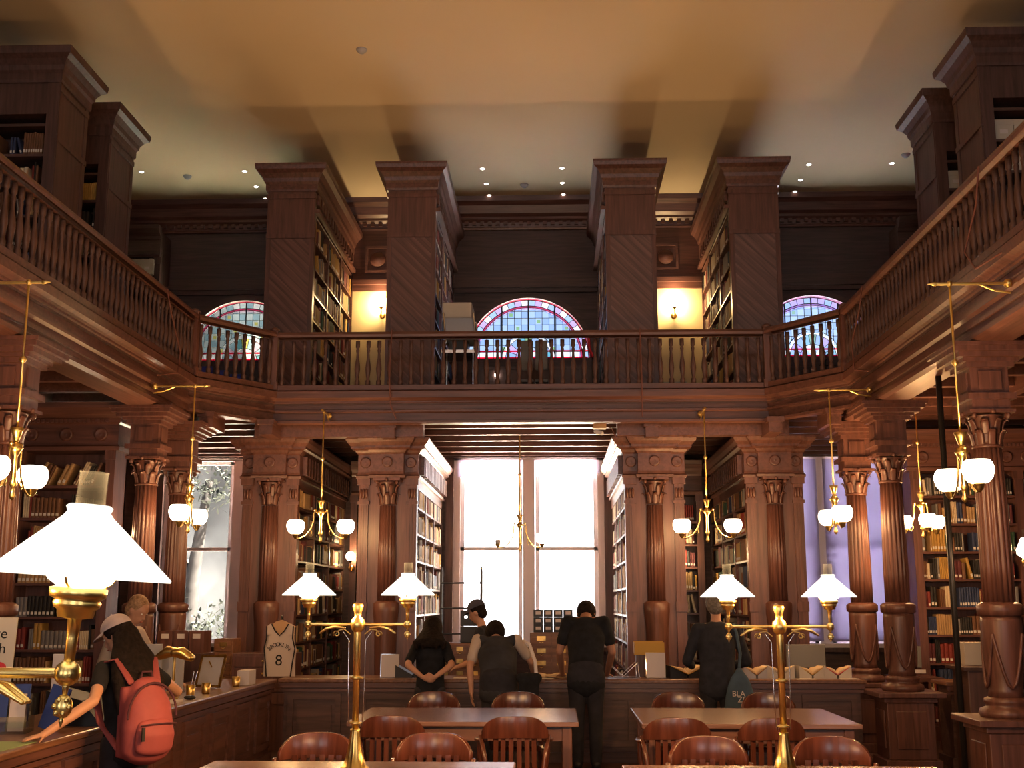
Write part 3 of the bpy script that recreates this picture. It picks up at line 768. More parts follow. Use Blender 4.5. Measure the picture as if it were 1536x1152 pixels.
zsD = case_side(1, 12.95, 13.7, 'dark gallery bookcase second from the edge on the right gallery', 'D', False)
def abox(p, w, d, h, label, group):
    x, y, z = p; t = thing('archive_box', label, 'box', (x+w/2, y, z), group)
    MB().box(x, x+w, y, y+d, z, z+h*.78).build('body', M['archive'], t)
    MB().box(x-.004, x+w+.004, y-.004, y+d+.004, z+h*.72, z+h).build('lid', M['archive'], t)
    MB().box(x+w*.3, x+w*.7, y-.006, y-.003, z+h*.3, z+h*.5).build('card_label', M['card'], t)
    return t
for r, z in enumerate((zsC[5], zsC[6])):
    for k in range(4): abox((4.95+.03+k*.21, 11.53, z), .2, .32, .22, '%s white archive box, %s row, nearest bookcase on right gallery' % (('first', 'second', 'third', 'fourth')[k], ('lower', 'upper')[r]), 'archive boxes on the right gallery')
for r, z in enumerate((zsD[4], zsD[5], zsD[6])):
    for k in range(2): abox((4.95+.03+k*.21, 12.98, z), .2, .32, .22, '%s white archive box, %s row, farther bookcase on right gallery' % (('first', 'second')[k], ('lowest', 'middle', 'upper')[r]), 'archive boxes on the right gallery')

def case_front(x0, x1, y0, y1, z0, zs, zt, label, where, bays, wts, top=None, mats=('wood', 'woodh'), dent=True, lab=.5, name='bookcase', hm=.29, lean=.06, top_lean=False):
    """bookcase whose shelves face the room"""
    t = thing(name, label, 'bookcase', ((x0+x1)/2, y0, z0)); W, H = M[mats[0]], M[mats[1]]
    b = MB(); b.box(x0, x1, y1-.03, y1, z0, zt).box(x0, x0+.04, y0, y1, z0, zt).box(x1-.04, x1, y0, y1, z0, zt).box(x0, x1, y0, y1, z0, zs[0]-.03)
    xd = [x0+.04+(x1-x0-.08)*k/bays for k in range(bays+1)]
    for x in xd[1:-1]: b.box(x-.025, x+.025, y0, y1, z0, zt)
    b.build('carcass', W, t)
    for x in xd:
        MB().box(x-.05, x+.05, y0-.03, y0, z0, zt).box(x-.06, x+.06, y0-.045, y0, zt-.1, zt).build('upright', W, t)
    for z in zs: MB().box(x0+.02, x1-.02, y0+.005, y1, z-.028, z).build('shelf', H, t)
    k = MB(); k.box(x0, x1, y0, y1, zt, zt+.42)
    pr = [(0, zt), (.05, zt), (.06, zt+.04), (.03, zt+.06), (.03, zt+.28), (.05, zt+.3), (.06, zt+.34), (.12, zt+.38), (.16, zt+.44), (.17, zt+.5), (0, zt+.5)]
    k.sweep(pr, [(x0, y1), (x0, y0), (x1, y0), (x1, y1)] if dent else [(x0, y0), (x1, y0)], -1)
    if dent:
        n = int((x1-x0)/.05)
        for q in range(n): k.box(x0+q*.05, x0+q*.05+.028, y0-.075, y0-.03, zt+.3, zt+.335)
        for x in [q for a, b_ in zip(xd[:-1], xd[1:]) for q in (a+.12, (a+b_)/2, b_-.12)]: k.lathe([(.075, 0), (.07, .02), (.05, .02), (.03, .01), (0, .02)], n=14, T=Matrix.Translation((x, y0-.03, zt+.17)) @ Matrix.Rotation(PI/2, 4, 'X'))
    k.build('cornice', H, t)
    for q, z in enumerate(zs[::-1]):
        nm = '%s shelf, %s' % (ORD[q], where)
        for a, b_ in zip(xd[:-1], xd[1:]):
            fill_shelf((nm, where), (a+.05, y0+.02, z), 0, b_-a-.1, hm, lean=lean, wts=((9, 5, 1, 1, 0, 0, 4, 2, 5, 0) if top_lean and q == 0 else wts), lab=lab, slant=(.42 if top_lean and q == 0 else 0))
    return t
case_front(-7.3, -4.25, 12.2, 12.55, 0, [.12, .455, .79, 1.13, 1.465, 1.81, 2.15, 2.49, 2.83], 3.2, 'wide carved bookcase with dentil cornice behind the big foreground lamp', 'bookcase behind big foreground lamp', 3, W_MIX, top_lean=True)
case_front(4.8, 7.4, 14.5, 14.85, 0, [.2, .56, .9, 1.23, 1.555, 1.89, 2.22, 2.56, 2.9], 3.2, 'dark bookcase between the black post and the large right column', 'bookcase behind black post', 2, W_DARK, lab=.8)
case_front(-2.63, -2.2, 17.55, 17.95, 0, [.12+.335*q for q in range(9)], 3.2, 'narrow bookcase at the back of the left alcove, behind the brass pendant', 'left alcove bookcase', 1, W_MIX, dent=False, lean=.2)
case_front(2.2, 2.63, 17.55, 17.95, 0, [.12+.335*q for q in range(9)], 3.2, 'narrow bookcase at the back of the right alcove, behind the brass pendant', 'right alcove bookcase', 1, W_MIX, dent=False, lab=.7)
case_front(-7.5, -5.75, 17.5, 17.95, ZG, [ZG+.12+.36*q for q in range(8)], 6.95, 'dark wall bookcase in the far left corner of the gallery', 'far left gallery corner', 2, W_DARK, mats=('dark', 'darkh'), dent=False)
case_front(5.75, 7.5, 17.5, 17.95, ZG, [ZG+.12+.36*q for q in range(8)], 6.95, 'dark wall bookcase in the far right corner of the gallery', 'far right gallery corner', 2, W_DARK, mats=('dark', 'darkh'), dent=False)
for k in range(3): abox((-6.42+k*.2, 17.4, 6.66), .19, .12, .24, '%s pale archive box on the shelf in the far left gallery corner' % ('left', 'middle', 'right')[k], 'archive boxes in the far left corner')

# ------------------------------------------------------------------ lamps
def pendant(x, y, ztop, label, br, rz, arms=2, watt=22, gr=.1, armr=.295, zb=2.29, group='brass pendants hung from the gallery', lit=(1, 1, 1), gmat='globe'):
    """gas-style brass pendant: bracket, rod, stem, curved arms with opal globes"""
    t = thing('pendant_lamp', label, 'pendant lamp', (x, y, zb), group)
    B = M['brass']
    zt = ztop-zb
    if br is not None:
        d = V((br[0]-x, br[1]-y, 0)); L = d.length; d.normalize()
        m = MB(); z = zt
        m.tube([V((0, 0, z))-d*.09, V((0, 0, z))+d*L], .012, n=8)
        m.lathe([(0, 0), (.018, .02), (.01, .05), (0, .08)], n=8, T=Matrix.Translation(V((0, 0, z))-d*.08) @ (-d).to_track_quat('Z', 'Y').to_matrix().to_4x4())
        m.ball(V((0, 0, z))+d*(L-.03), (.035, .035, .035), n=10); m.ball((0, 0, z), .022, n=10)
        m.tube([V((0, 0, z))+d*(L*.45), V((0, 0, z-.05))+d*(L*.7), V((0, 0, z-.07))+d*(L-.02)], .008, n=6)
        m.build('bracket', B, t, world=False)
    else:
        MB().lathe([(.05, zt), (.05, zt-.02), (.02, zt-.05)], n=14).build('ceiling_cup', B, t, world=False)
    zc = .44
    MB().tube([(0, 0, zc), (0, 0, zt)], .0085, n=8, cap=False).lathe([(.01, 0), (.026, .02), (.026, .03), (.01, .05)], (0, 0, zc+(zt-zc)*.47), n=10).build('rod', B, t, world=False)
    s = MB()
    s.lathe([(0, 0), (.012, .01), (.022, .03), (.012, .06), (.014, .09), (.028, .11), (.018, .14), (.014, .3), (.03, .33), (.05, .36), (.03, .385), (.016, .4)], n=14)
    s.lathe([(.012, .4), (.02, .42), (.035, .47), (.047, .5), (.04, .5), (.012, .44)], n=14)
    s.build('stem', B, t, world=False)
    for k in range(arms):
        a = rz+2*PI*k/arms; ca, sa = cos(a), sin(a)
        P = lambda r, z: (r*ca, r*sa, z)
        am = MB(); am.tube([P(.03, .36), P(.075, .37), P(.085, .34), P(.085, .26), P(.11, .17), P(.17, .09), P(.24, .055), P(armr, .06)], .0075, n=8)
        am.ball(P(.07, .385), .015, n=8); am.tube([P(.12, .17), P(.1, .12), P(.12, .085), P(.145, .1), P(.135, .12)], .005, n=6)
        am.lathe([(.008, .0), (.018, .012), (.03, .03), (.034, .05), (.044, .058)], P(armr, .05), n=14)
        ao = am.build('arm', B, t, world=False)
        if not lit[k]:
            MB().lathe([(.03, 0), (.036, .02), (.034, .05)], P(armr, .11), n=16).build('globe_cup', M['white'], ao, world=False); continue
        g = MB(); g.lathe([(gr*.4, 0), (gr*.7, gr*.12), (gr*.93, gr*.42), (gr*1.05, gr*.85), (gr*1.04, gr*1.15), (gr*.95, gr*1.42), (gr*.8, gr*1.6), (gr*.74, gr*1.62)], P(armr, .108), n=24, caps=False)
        g.build('globe', M[gmat], ao, world=False, fix=False)
        point(t, P(armr, .108+gr*.85), watt, r=.04)
    return t
XP = 3.29
pendant(-XP, 7.85, 3.83, 'brass pendant with one opal globe showing, cut by the left picture edge', (-3.74, 7.85), PI/2)
pendant(-XP, 11.75, 3.81, 'brass pendant hanging in front of the tall left window', (-3.74, 11.75), PI/2)
pendant(-2.32, 13.66, 3.85, 'brass two-globe pendant hanging left of the middle window, in the left alcove', (-2.32, 14.02), 0)
pendant(2.19, 13.66, 3.85, 'brass two-globe pendant hanging right of the middle window, in the right alcove', (2.19, 14.02), 0)
pendant(XP, 12.1, 3.79, 'brass pendant hanging in front of the lavender window blind', (3.74, 12.1), PI/2)
pendant(XP, 8.3, 3.88, 'large bright brass pendant beside the nearest right column', (3.74, 8.3), PI/2)
pendant(-.05, 16.0, 3.98, 'brass pendant hanging before the bright middle window', None, 0, watt=15, gr=.085, armr=.3, lit=(1, 0))
pendant(4.42, 12.9, 3.98, 'brass pendant hanging in the right aisle behind the black post', None, .5, arms=3, watt=30, gr=.09, armr=.2)

def wall_bracket(x, y, z, label, group, watt, out=(0, -1), gr=.095, cat='wall lamp'):
    t = thing('wall_lamp', label, cat, (x, y, z), group); B = M['brassd']; ox, oy = out
    MB().lathe([(.05, 0), (.045, .012), (.02, .02)], n=14, T=Matrix.Rotation(PI/2, 4, 'X') if oy < 0 else Matrix.Identity(4)).build('back_plate', B, t, world=False)
    P = lambda r, zz: (ox*r, oy*r, zz)
    MB().tube([P(0, 0), P(.05, -.04), P(.1, -.05), P(.13, -.01), P(.12, .04), P(.14, .08)], .009, n=8).lathe([(.01, 0), (.03, .02), (.045, .035)], P(.14, .07), n=12).build('arm', B, t, world=False)
    g = MB().lathe([(gr*.45, 0), (gr*.8, gr*.2), (gr, gr*.8), (gr*.95, gr*1.2), (gr*.7, gr*1.6), (gr*.55, gr*1.75)], P(.14, .105), n=24, caps=False)
    g.build('globe', M['globe'], t, world=False, fix=False)
    point(t, P(.14, .105+gr*.85), watt, col=(1, .68, .34), r=.04)
wall_bracket(-2.29, YB-.03, 6.1, 'glowing wall lamp on the yellow wall left of the middle stained window', 'gallery wall lamps', 36)
wall_bracket(2.33, YB-.03, 6.06, 'glowing wall lamp on the yellow wall right of the middle stained window', 'gallery wall lamps', 36)
wall_bracket(2.24, 17.5, 2.12, 'small lit wall lamp on the right alcove bookcase, below a pendant globe', 'alcove wall lamps', 14, gr=.08)
wall_bracket(-2.6, 17.5, 2.12, 'small lit wall lamp on the left alcove bookcase', 'alcove wall lamps', 14, gr=.07)
wall_bracket(-4.16, 12.3, 2.2, 'small lit lamp on the post between the left bookcase and the left window', 'aisle wall lamps', 8, gr=.03)

def edge_lamp():
    t = thing('hanging_lamp', 'small white lamp with glass chimney at the right picture edge', 'pendant lamp', (4.36, 10.0, 1.95))
    MB().tube([(0, 0, -.12), (0, 0, .03)], .009, n=8).lathe([(.0, -.14), (.03, -.12), (.02, -.08), (.035, -.03), (.045, .0), (.03, .02)], n=12).tube([(0, 0, -.1), (.15, 0, -.12), (.3, 0, 0), (.36, 0, .4), (.36, 0, 2.03)], .009, n=8).build('bracket', M['brass'], t, world=False)
    MB().lathe([(.03, .02), (.075, .05), (.08, .09), (.045, .17), (.035, .19)], n=20).build('globe', M['globe'], t, world=False, fix=False)
    MB().lathe([(.024, .18), (.022, .26)], n=14).build('chimney', M['chimney'], t, world=False, fix=False)
    point(t, (0, 0, .1), 15)
edge_lamp()

def table_lamp(x, y, zt, label, watt=108, tilt=0., group='two-armed brass table lamps'):
    """tall brass reading lamp: fluted foot, rod, two arms, opal cone shades with glass chimneys"""
    t = thing('table_lamp', label, 'lamp', (x, y, zt), group); B = M['brass']
    MB().lathe([(.075, 0), (.075, .012), (.06, .02), (.04, .09), (.024, .19), (.026, .205)], n=40, flute=10, fd=.1).build('foot', B, t, world=False)
    MB().lathe([(.017, .2), (.02, .7), (.02, .72)], n=14).lathe([(.018, .225), (.036, .235), (.018, .245)], n=14).lathe([(.02, .455), (.038, .465), (.02, .475)], n=14).build('pole', B, t, world=False)
    MB().lathe([(.02, .70), (.034, .715), (.04, .74), (.034, .765), (.018, .78), (.02, .8), (.03, .835), (.026, .848), (0, .853)], n=16).build('hub', B, t, world=False)
    w = MB()
    for s in (-1, 1): w.tube([(s*.075, 0, .7), (s*.045, 0, .66), (s*.042, 0, .4), (s*.036, 0, .22), (s*.028, 0, .215), (s*.026, 0, .23)], .0028, n=6)
    w.build('wire', M['chrome'], t, world=False)
    for s in (-1, 1):
        A = s*.265
        a = MB(); a.tube([(0, 0, .74), (A, 0, .74)], .0085, n=10); a.ball((A, 0, .74), .021, n=14)
        # leaf ornament and scroll under the arm
        for q in (-1, 0, 1): a.tube([(s*.07, q*.006, .722), (s*.12, q*.012, .728), (s*.165, q*.016, .718), (s*.2, q*.012, .695)], [(.009, .006), (.012, .007), (.011, .007), (.005, .004)], n=8)
        a.tube([(s*.04, 0, .69), (s*.07, 0, .715), (s*.1, 0, .71)]+[(s*(.112+.02*(1-k/14)*cos(-.5+k*.75)), 0, .69+.02*(1-k/14)*sin(-.5+k*.75)) for k in range(12)], .0035, n=6)
        ao = a.build('arm', B, t, world=False)
        T = Matrix.Translation((A, 0, .74)) @ Matrix.Rotation(tilt*s if tilt else 0, 4, 'Y')
        d = MB(); d.lathe([(.004, -.035), (.006, -.02), (.004, 0)], n=8, T=T); d.ball((0, 0, -.052), (.016, .01, .019), n=12, T=T)
        for k in range(6): d.ball((.012*cos(k), -.006, -.052+.012*sin(k*1.05)), .005, n=6, T=T)
        d.lathe([(0, -.085), (.004, -.075), (.003, -.068)], n=8, T=T)
        d.build('drop', B, ao, world=False)
        n = MB(); n.lathe([(.008, 0), (.009, .055), (.011, .085), (.028, .088), (.03, .1), (.036, .104), (.038, .112), (.035, .116), (.044, .12), (.046, .134), (.03, .138)], n=24, T=T)
        for k in range(3):
            q = 2*PI*k/3+.5; n.tube([(.03*cos(q), .03*sin(q), .132), (.05*cos(q), .05*sin(q), .143), (.06*cos(q), .06*sin(q), .16)], .0022, n=5, T=T)
        n.build('burner', B, ao, world=False)
        MB().lathe([(.034, .136), (.05, .147), (.058, .158), (.05, .172), (.03, .185), (.02, .2)], n=24, T=T, caps=False).build('font', M['shade'], ao, world=False, fix=False)
        MB().lathe([(.142, .152), (.143, .156), (.09, .205), (.04, .25), (.034, .258), (.037, .266), (.032, .27)], n=48, T=T, caps=False).build('shade', M['shade'], ao, world=False, fix=False)
        MB().lathe([(.0235, .262), (.0235, .322), (.0245, .324), (.0225, .324), (.0215, .262)], n=20, T=T, caps=False).build('chimney', M['chimney'], ao, world=False, fix=False)
        p = T @ V((0, 0, .185)); point(t, p, watt, r=.025)
    return t
ZT = .75
table_lamp(-.64, 6.3, ZT, 'two-armed brass lamp standing on the near left table')
table_lamp(1.585, 6.3, ZT-.01, 'two-armed brass lamp standing on the near right table')
table_lamp(-.645, 1.9, ZT, 'huge foreground brass lamp with opal shade at the left picture edge', watt=105, tilt=.07)

for k, (px, py) in enumerate(((-5.77, 16.51), (-4.21, 16.54), (-4.2, 17.2), (-4.19, 17.75), (-.62, 16.56), (-.6, 17.2), (-.58, 17.72), (.57, 16.58), (.58, 17.2), (.6, 17.72), (4.23, 16.56), (4.24, 17.2), (4.26, 17.72), (5.45, 16.55))):
    L_ = ('above the dark far left corner of the gallery', 'outermost of three above the left stained window', 'middle one of three above the left stained window', 'innermost of three above the left stained window',
          'nearest of the left row above the middle stained window', 'second of the left row above the middle stained window', 'third of the left row, at the cornice over the middle window',
          'nearest of the right row above the middle stained window', 'second of the right row above the middle stained window', 'third of the right row, at the cornice over the middle window',
          'nearest of three above the right stained window', 'middle one of three above the right stained window', 'third of three above the right stained window, at the cornice', 'alone beside the upper right bookcases')[k]
    t = thing('ceiling_downlight', 'tiny round ceiling downlight '+L_, 'downlight', (px, py, ZC), 'recessed ceiling downlights')
    MB().lathe([(.028, -.001), (.045, -.006), (.05, -.003), (.05, 0)], n=16).build('rim', M['white'], t, world=False)
    MB().lathe([(0, -.012), (.02, -.01), (.03, -.002)], n=14).build('lens', M['downlight'], t, world=False)
for x, y, lb in ((-1.81, 12.68, 'small round smoke detector on the ceiling above the left of the hall'), (-.01, 17.25, 'small grey smoke detector between the downlight rows'), (-5.13, 16.7, 'faint smoke detector on the ceiling at the far left'), (5.55, 16.2, 'small grey smoke detector beside the right gallery bookcase')):
    tag(MB().lathe([(0, -.05), (.03, -.05), (.045, -.035), (.06, -.02), (.065, 0)], (x, y, ZC), n=18).build('smoke_detector', M['palegrey']), lb, 'smoke detector')

# ------------------------------------------------------------------ tables and chairs
def table(x0, x1, y0, y1, label):
    t = thing('reading_table', label, 'table', ((x0+x1)/2, (y0+y1)/2, 0), 'reading tables')
    MB().box(x0, x1, y0, y1, ZT-.035, ZT).build('tabletop', M['table'], t, bevel=.008)
    MB().box(x0+.07, x1-.07, y0+.07, y0+.09, ZT-.14, ZT-.035).box(x0+.07, x1-.07, y1-.09, y1-.07, ZT-.14, ZT-.035).box(x0+.07, x0+.09, y0+.07, y1-.07, ZT-.14, ZT-.035).box(x1-.09, x1-.07, y0+.07, y1-.07, ZT-.14, ZT-.035).build('apron', M['woodh'], t)
    for sx in (x0+.05, x1-.12):
        for sy in (y0+.05, y1-.12): MB().box(sx, sx+.07, sy, sy+.07, 0, ZT-.035).build('leg', M['wood'], t, bevel=.005)
table(-1.12, .58, 8.8, 9.97, 'long dark reading table in the middle left, behind the front lamps')
table(1.03, 2.6, 8.7, 10.02, 'long dark reading table in the middle right')
table(-1.47, .19, 5.5, 6.63, 'near reading table at the bottom left edge, under a brass lamp')
table(.76, 2.42, 5.4, 6.53, 'near reading table at the bottom right edge, under a brass lamp')
table(-1.47, .19, 1.2, 2.45, 'reading table below the frame that carries the huge foreground lamp')

def make_chair(label):
    """curved-back library armchair, faces +y"""
    t = thing('library_chair', label, 'chair', (0, 0, 0), 'wooden library armchairs'); W = M['chair']
    s = MB(); n = 24
    pts = [(.21*cos(a)*(1 if sin(a) > 0 else 1), .2*sin(a)) for a in [2*PI*k/n for k in range(n)]]
    def sq(a): c_, s_ = cos(a), sin(a); return (.22*copysign(abs(c_)**.55, c_), .2*copysign(abs(s_)**.55, s_))
    poly = [sq(2*PI*k/n) for k in range(n)]
    vs = [(x, y, .4) for x, y in poly]+[(x*1.02, y*1.02, .42) for x, y in poly]+[(x*.97, y*.97, .44) for x, y in poly]+[(0, -.02, .428)]
    fs = [tuple(range(n))[::-1]]+[(j*n+i, j*n+(i+1) % n, (j+1)*n+(i+1) % n, (j+1)*n+i) for j in (0, 1) for i in range(n)]+[(2*n+i, 2*n+(i+1) % n, 3*n) for i in range(n)]
    s.add(vs, fs, 0, False); s.build('seat', W, t, world=False)
    # crest board: bent in plan, arched on top
    R = .27
    def ring(a, r): return (r*sin(a), -.19+R*(1-cos(a))*.55-.0)
    c = MB(); N = 20; vs = []; fs = []
    for k in range(N+1):
        q = -1+2*k/N; a = q*1.08
        top = .845-.105*abs(q)**3.2; bot = .70-.01*abs(q)
        for r, z in ((R-.012, bot), (R+.012, bot), (R+.012, top), (R-.012, top)): x, y = ring(a, r); vs.append((x*.93, y-.03*(z-.44)/.4-.03+(.02 if r > R else 0)*0, z))
    for k in range(N):
        for j in range(4): fs.append((k*4+j, k*4+(j+1) % 4, (k+1)*4+(j+1) % 4, (k+1)*4+j))
    fs.append((0, 1, 2, 3)); fs.append((N*4+3, N*4+2, N*4+1, N*4))
    for k in range(N+1):   # push outer face backwards for thickness
        for j in (1, 2): x, y, z = vs[k*4+j]; vs[k*4+j] = (x, y-.022, z)
    c.add(vs, fs, 0, True); c.build('crest', W, t, world=False, bevel=.004)
    for k in range(6):
        a = (-1+2*k/5)*.62; x, y = ring(a, R)
        MB().box(-.016, .016, -.008, .008, 0, .29, T=Matrix.Translation((x*.86, y-.028, .43)) @ Matrix.Rotation(-a*.5, 4, 'Z') @ Matrix.Rotation(radians(3), 4, 'X')).build('slat', W, t, world=False)
    for sx in (-1, 1):
        MB().tube([(sx*.2, -.14, .68), (sx*.245, -.05, .665), (sx*.26, .06, .66), (sx*.25, .15, .655), (sx*.235, .2, .65)], [(.016, .016), (.02, .014), (.022, .013), (.026, .013), (.022, .012)], n=10, side=(1, 0, 0)).tube([(sx*.225, .15, .42), (sx*.245, .165, .55), (sx*.245, .16, .65)], .015, n=8).build('armrest', W, t, world=False)
        MB().tube([(sx*.19, .16, .41), (sx*.2, .18, .2), (sx*.205, .19, .005)], [.019, .018, .014], n=10, cap=False).build('leg', W, t, world=False)
        MB().tube([(sx*.235, -.13, .71), (sx*.205, -.17, .55), (sx*.19, -.17, .42), (sx*.19, -.2, .2), (sx*.19, -.24, .005)], [.015, .018, .02, .018, .014], n=10, cap=False).build('leg', W, t, world=False)
    MB().box(-.2, .2, -.012, .012, .16, .19).box(-.2, -.18, -.2, .18, .2, .225).box(.18, .2, -.2, .18, .2, .225).build('stretcher', W, t, world=False)
    return t
ch = None
for x, y, rz, lb in ((-.72, 8.5, 0, 'wooden armchair with its back to us at the left of the middle left table'), (.12, 8.48, .06, 'slatted armchair with its back to us at the right of the middle left table'),
                     (1.24, 8.42, -.05, 'armchair with its back to us at the left of the middle right table'), (1.86, 8.42, .04, 'armchair with its back to us beside the right lamp pole, middle right table'),
                     (-.64, 10.22, PI, 'shiny curved chair back showing beyond the middle left table, left one'), (.1, 10.2, PI+.05, 'shiny curved chair back beyond the middle left table, under the bending person'),
                     (1.47, 10.25, PI, 'curved chair back beyond the middle right table, left one'), (2.22, 10.22, PI-.08, 'curved chair back beyond the middle right table, right of the lamp pole'),
                     (-1.0, 6.92, PI, 'orange-brown chair back at the far side of the near left table, left of the lamp'), (-.3, 6.93, PI+.04, 'orange-brown chair back at the far side of the near left table, right of the lamp'),
                     (1.28, 6.8, PI, 'orange-brown chair back at the far side of the near right table, left of the lamp'), (1.98, 6.8, PI, 'orange-brown chair back at the far side of the near right table, right of the lamp')):
    if ch is None: ch = make_chair(lb); o = ch
    else: o = dup(ch); o['label'] = lb
    o.location = (x, y, 0); o.rotation_euler = (0, 0, rz)

# ------------------------------------------------------------------ counters
ZK = .83
def counter(name, label, x0, x1, y0, y1, face, gap=None):
    t = thing(name, label, 'counter', ((x0+x1)/2, (y0+y1)/2, 0), 'dark timber counters')
    b = MB(); b.box(x0+.06, x1-.06, y0+.06, y1-.06, 0, ZK-.05).box(x0+.03, x1-.03, y0+.03, y1-.03, 0, .1)
    pn = MB(); along_x = face in ('-y', '+y')
    L = (x1-x0) if along_x else (y1-y0); n = max(1, int(L/.75)); st = L/n
    for k in range(n):
        a, b2 = k*st+.1, (k+1)*st-.1
        for f0, f1, z0, z1 in ((a, b2, .62, .68), (a, b2, .16, .22), (a, a+.06, .22, .62), (b2-.06, b2, .22, .62)):
            if face == '-y': pn.box(x0+f0, x0+f1, y0+.035, y0+.06, z0, z1)
            if face == '+x': pn.box(x1-.06, x1-.035, y0+f0, y0+f1, z0, z1)
        if face == '-y': pn.box(x0+a+.1, x0+b2-.1, y0+.045, y0+.06, .28, .56)
        if face == '+x': pn.box(x1-.06, x1-.045, y0+a+.1, y0+b2-.1, .28, .56)
    b.build('body', M['darkh'] if along_x else M['woody'], t); pn.build('panelling', M['darkh'] if along_x else M['woody'], t)
    MB().box(x0, x1, y0, y1, ZK-.04, ZK).build('worktop', M['counter'], t, bevel=.01)
    tr = MB()
    if face == '-y': tr.box(x0+.02, x1-.02, y0+.02, y0+.06, ZK-.09, ZK-.04).box(x0+.02, x1-.02, y0+.03, y0+.06, .7, .73)
    else: tr.box(x1-.06, x1-.02, y0+.02, y1-.02, ZK-.09, ZK-.04).box(x1-.06, x1-.03, y0+.02, y1-.02, .7, .73)
    tr.build('edge_moulding', M['woodh'] if along_x else M['woody'], t)
counter('service_counter', 'long left counter running toward us, under the woman with the coral backpack', -3.25, -2.47, 3.2, 12.4, '+x')
counter('service_counter', 'long dark counter across the hall in front of the windows', -2.47, 3.6, 12.4, 13.0, '-y')
counter('service_counter', 'low counter continuing to the right behind the black post', 4.3, 6.5, 12.1, 12.6, '-y')

# ------------------------------------------------------------------ people
def skinned(mb, name, m, parent, voxel, smooth=4):
    """one continuous surface grown over the joined shapes"""
    me = mb.mesh(name+'_raw', m); o = bpy.data.objects.new(name, me); COL.objects.link(o)
    r = o.modifiers.new('r', 'REMESH'); r.mode = 'VOXEL'; r.voxel_size = voxel; r.use_smooth_shade = True
    s = o.modifiers.new('s', 'SMOOTH'); s.iterations = smooth; s.factor = .5
    dg = bpy.context.evaluated_depsgraph_get(); dg.update()
    nm = bpy.data.meshes.new_from_object(o.evaluated_get(dg)); nm.name = name
    o.modifiers.clear(); o.data = nm; bpy.data.meshes.remove(me)
    if not nm.materials: nm.materials.append(m)
    if parent is not None: o.parent = parent
    return o

def hand(mb, w, d, n, thumb, s=1., curl=.35):
    """palm, four bent fingers of different lengths and a thumb from the side of the palm"""
    d = V(d).normalized(); n = V(n); n = (n-d*n.dot(d)).normalized(); sd = d.cross(n).normalized()*thumb
    w = V(w)
    mb.tube([w, w+d*.03*s, w+d*.075*s], [(.026*s, .017*s), (.036*s, .016*s), (.038*s, .014*s)], n=10, side=sd)
    for k, L in enumerate((.068, .078, .073, .056)):
        b = w+d*.078*s+sd*(.028-.0187*k)*s; p = [b]; dd = d
        for q, f in enumerate((.45, .32, .23)):
            dd = (dd+n*curl*(.6+.25*k/3)).normalized(); p.append(p[-1]+dd*L*f*s*1.05)
        mb.tube([b-d*.02*s]+p, [.0095*s, .0095*s, .009*s, .008*s, .007*s], n=8)
    b = w+d*.02*s+sd*.026*s
    mb.tube([b, b+(d*.5+sd*.75+n*.25).normalized()*.035*s, b+(d*.75+sd*.6+n*.4).normalized()*.068*s], [.013*s, .0105*s, .0085*s], n=8)

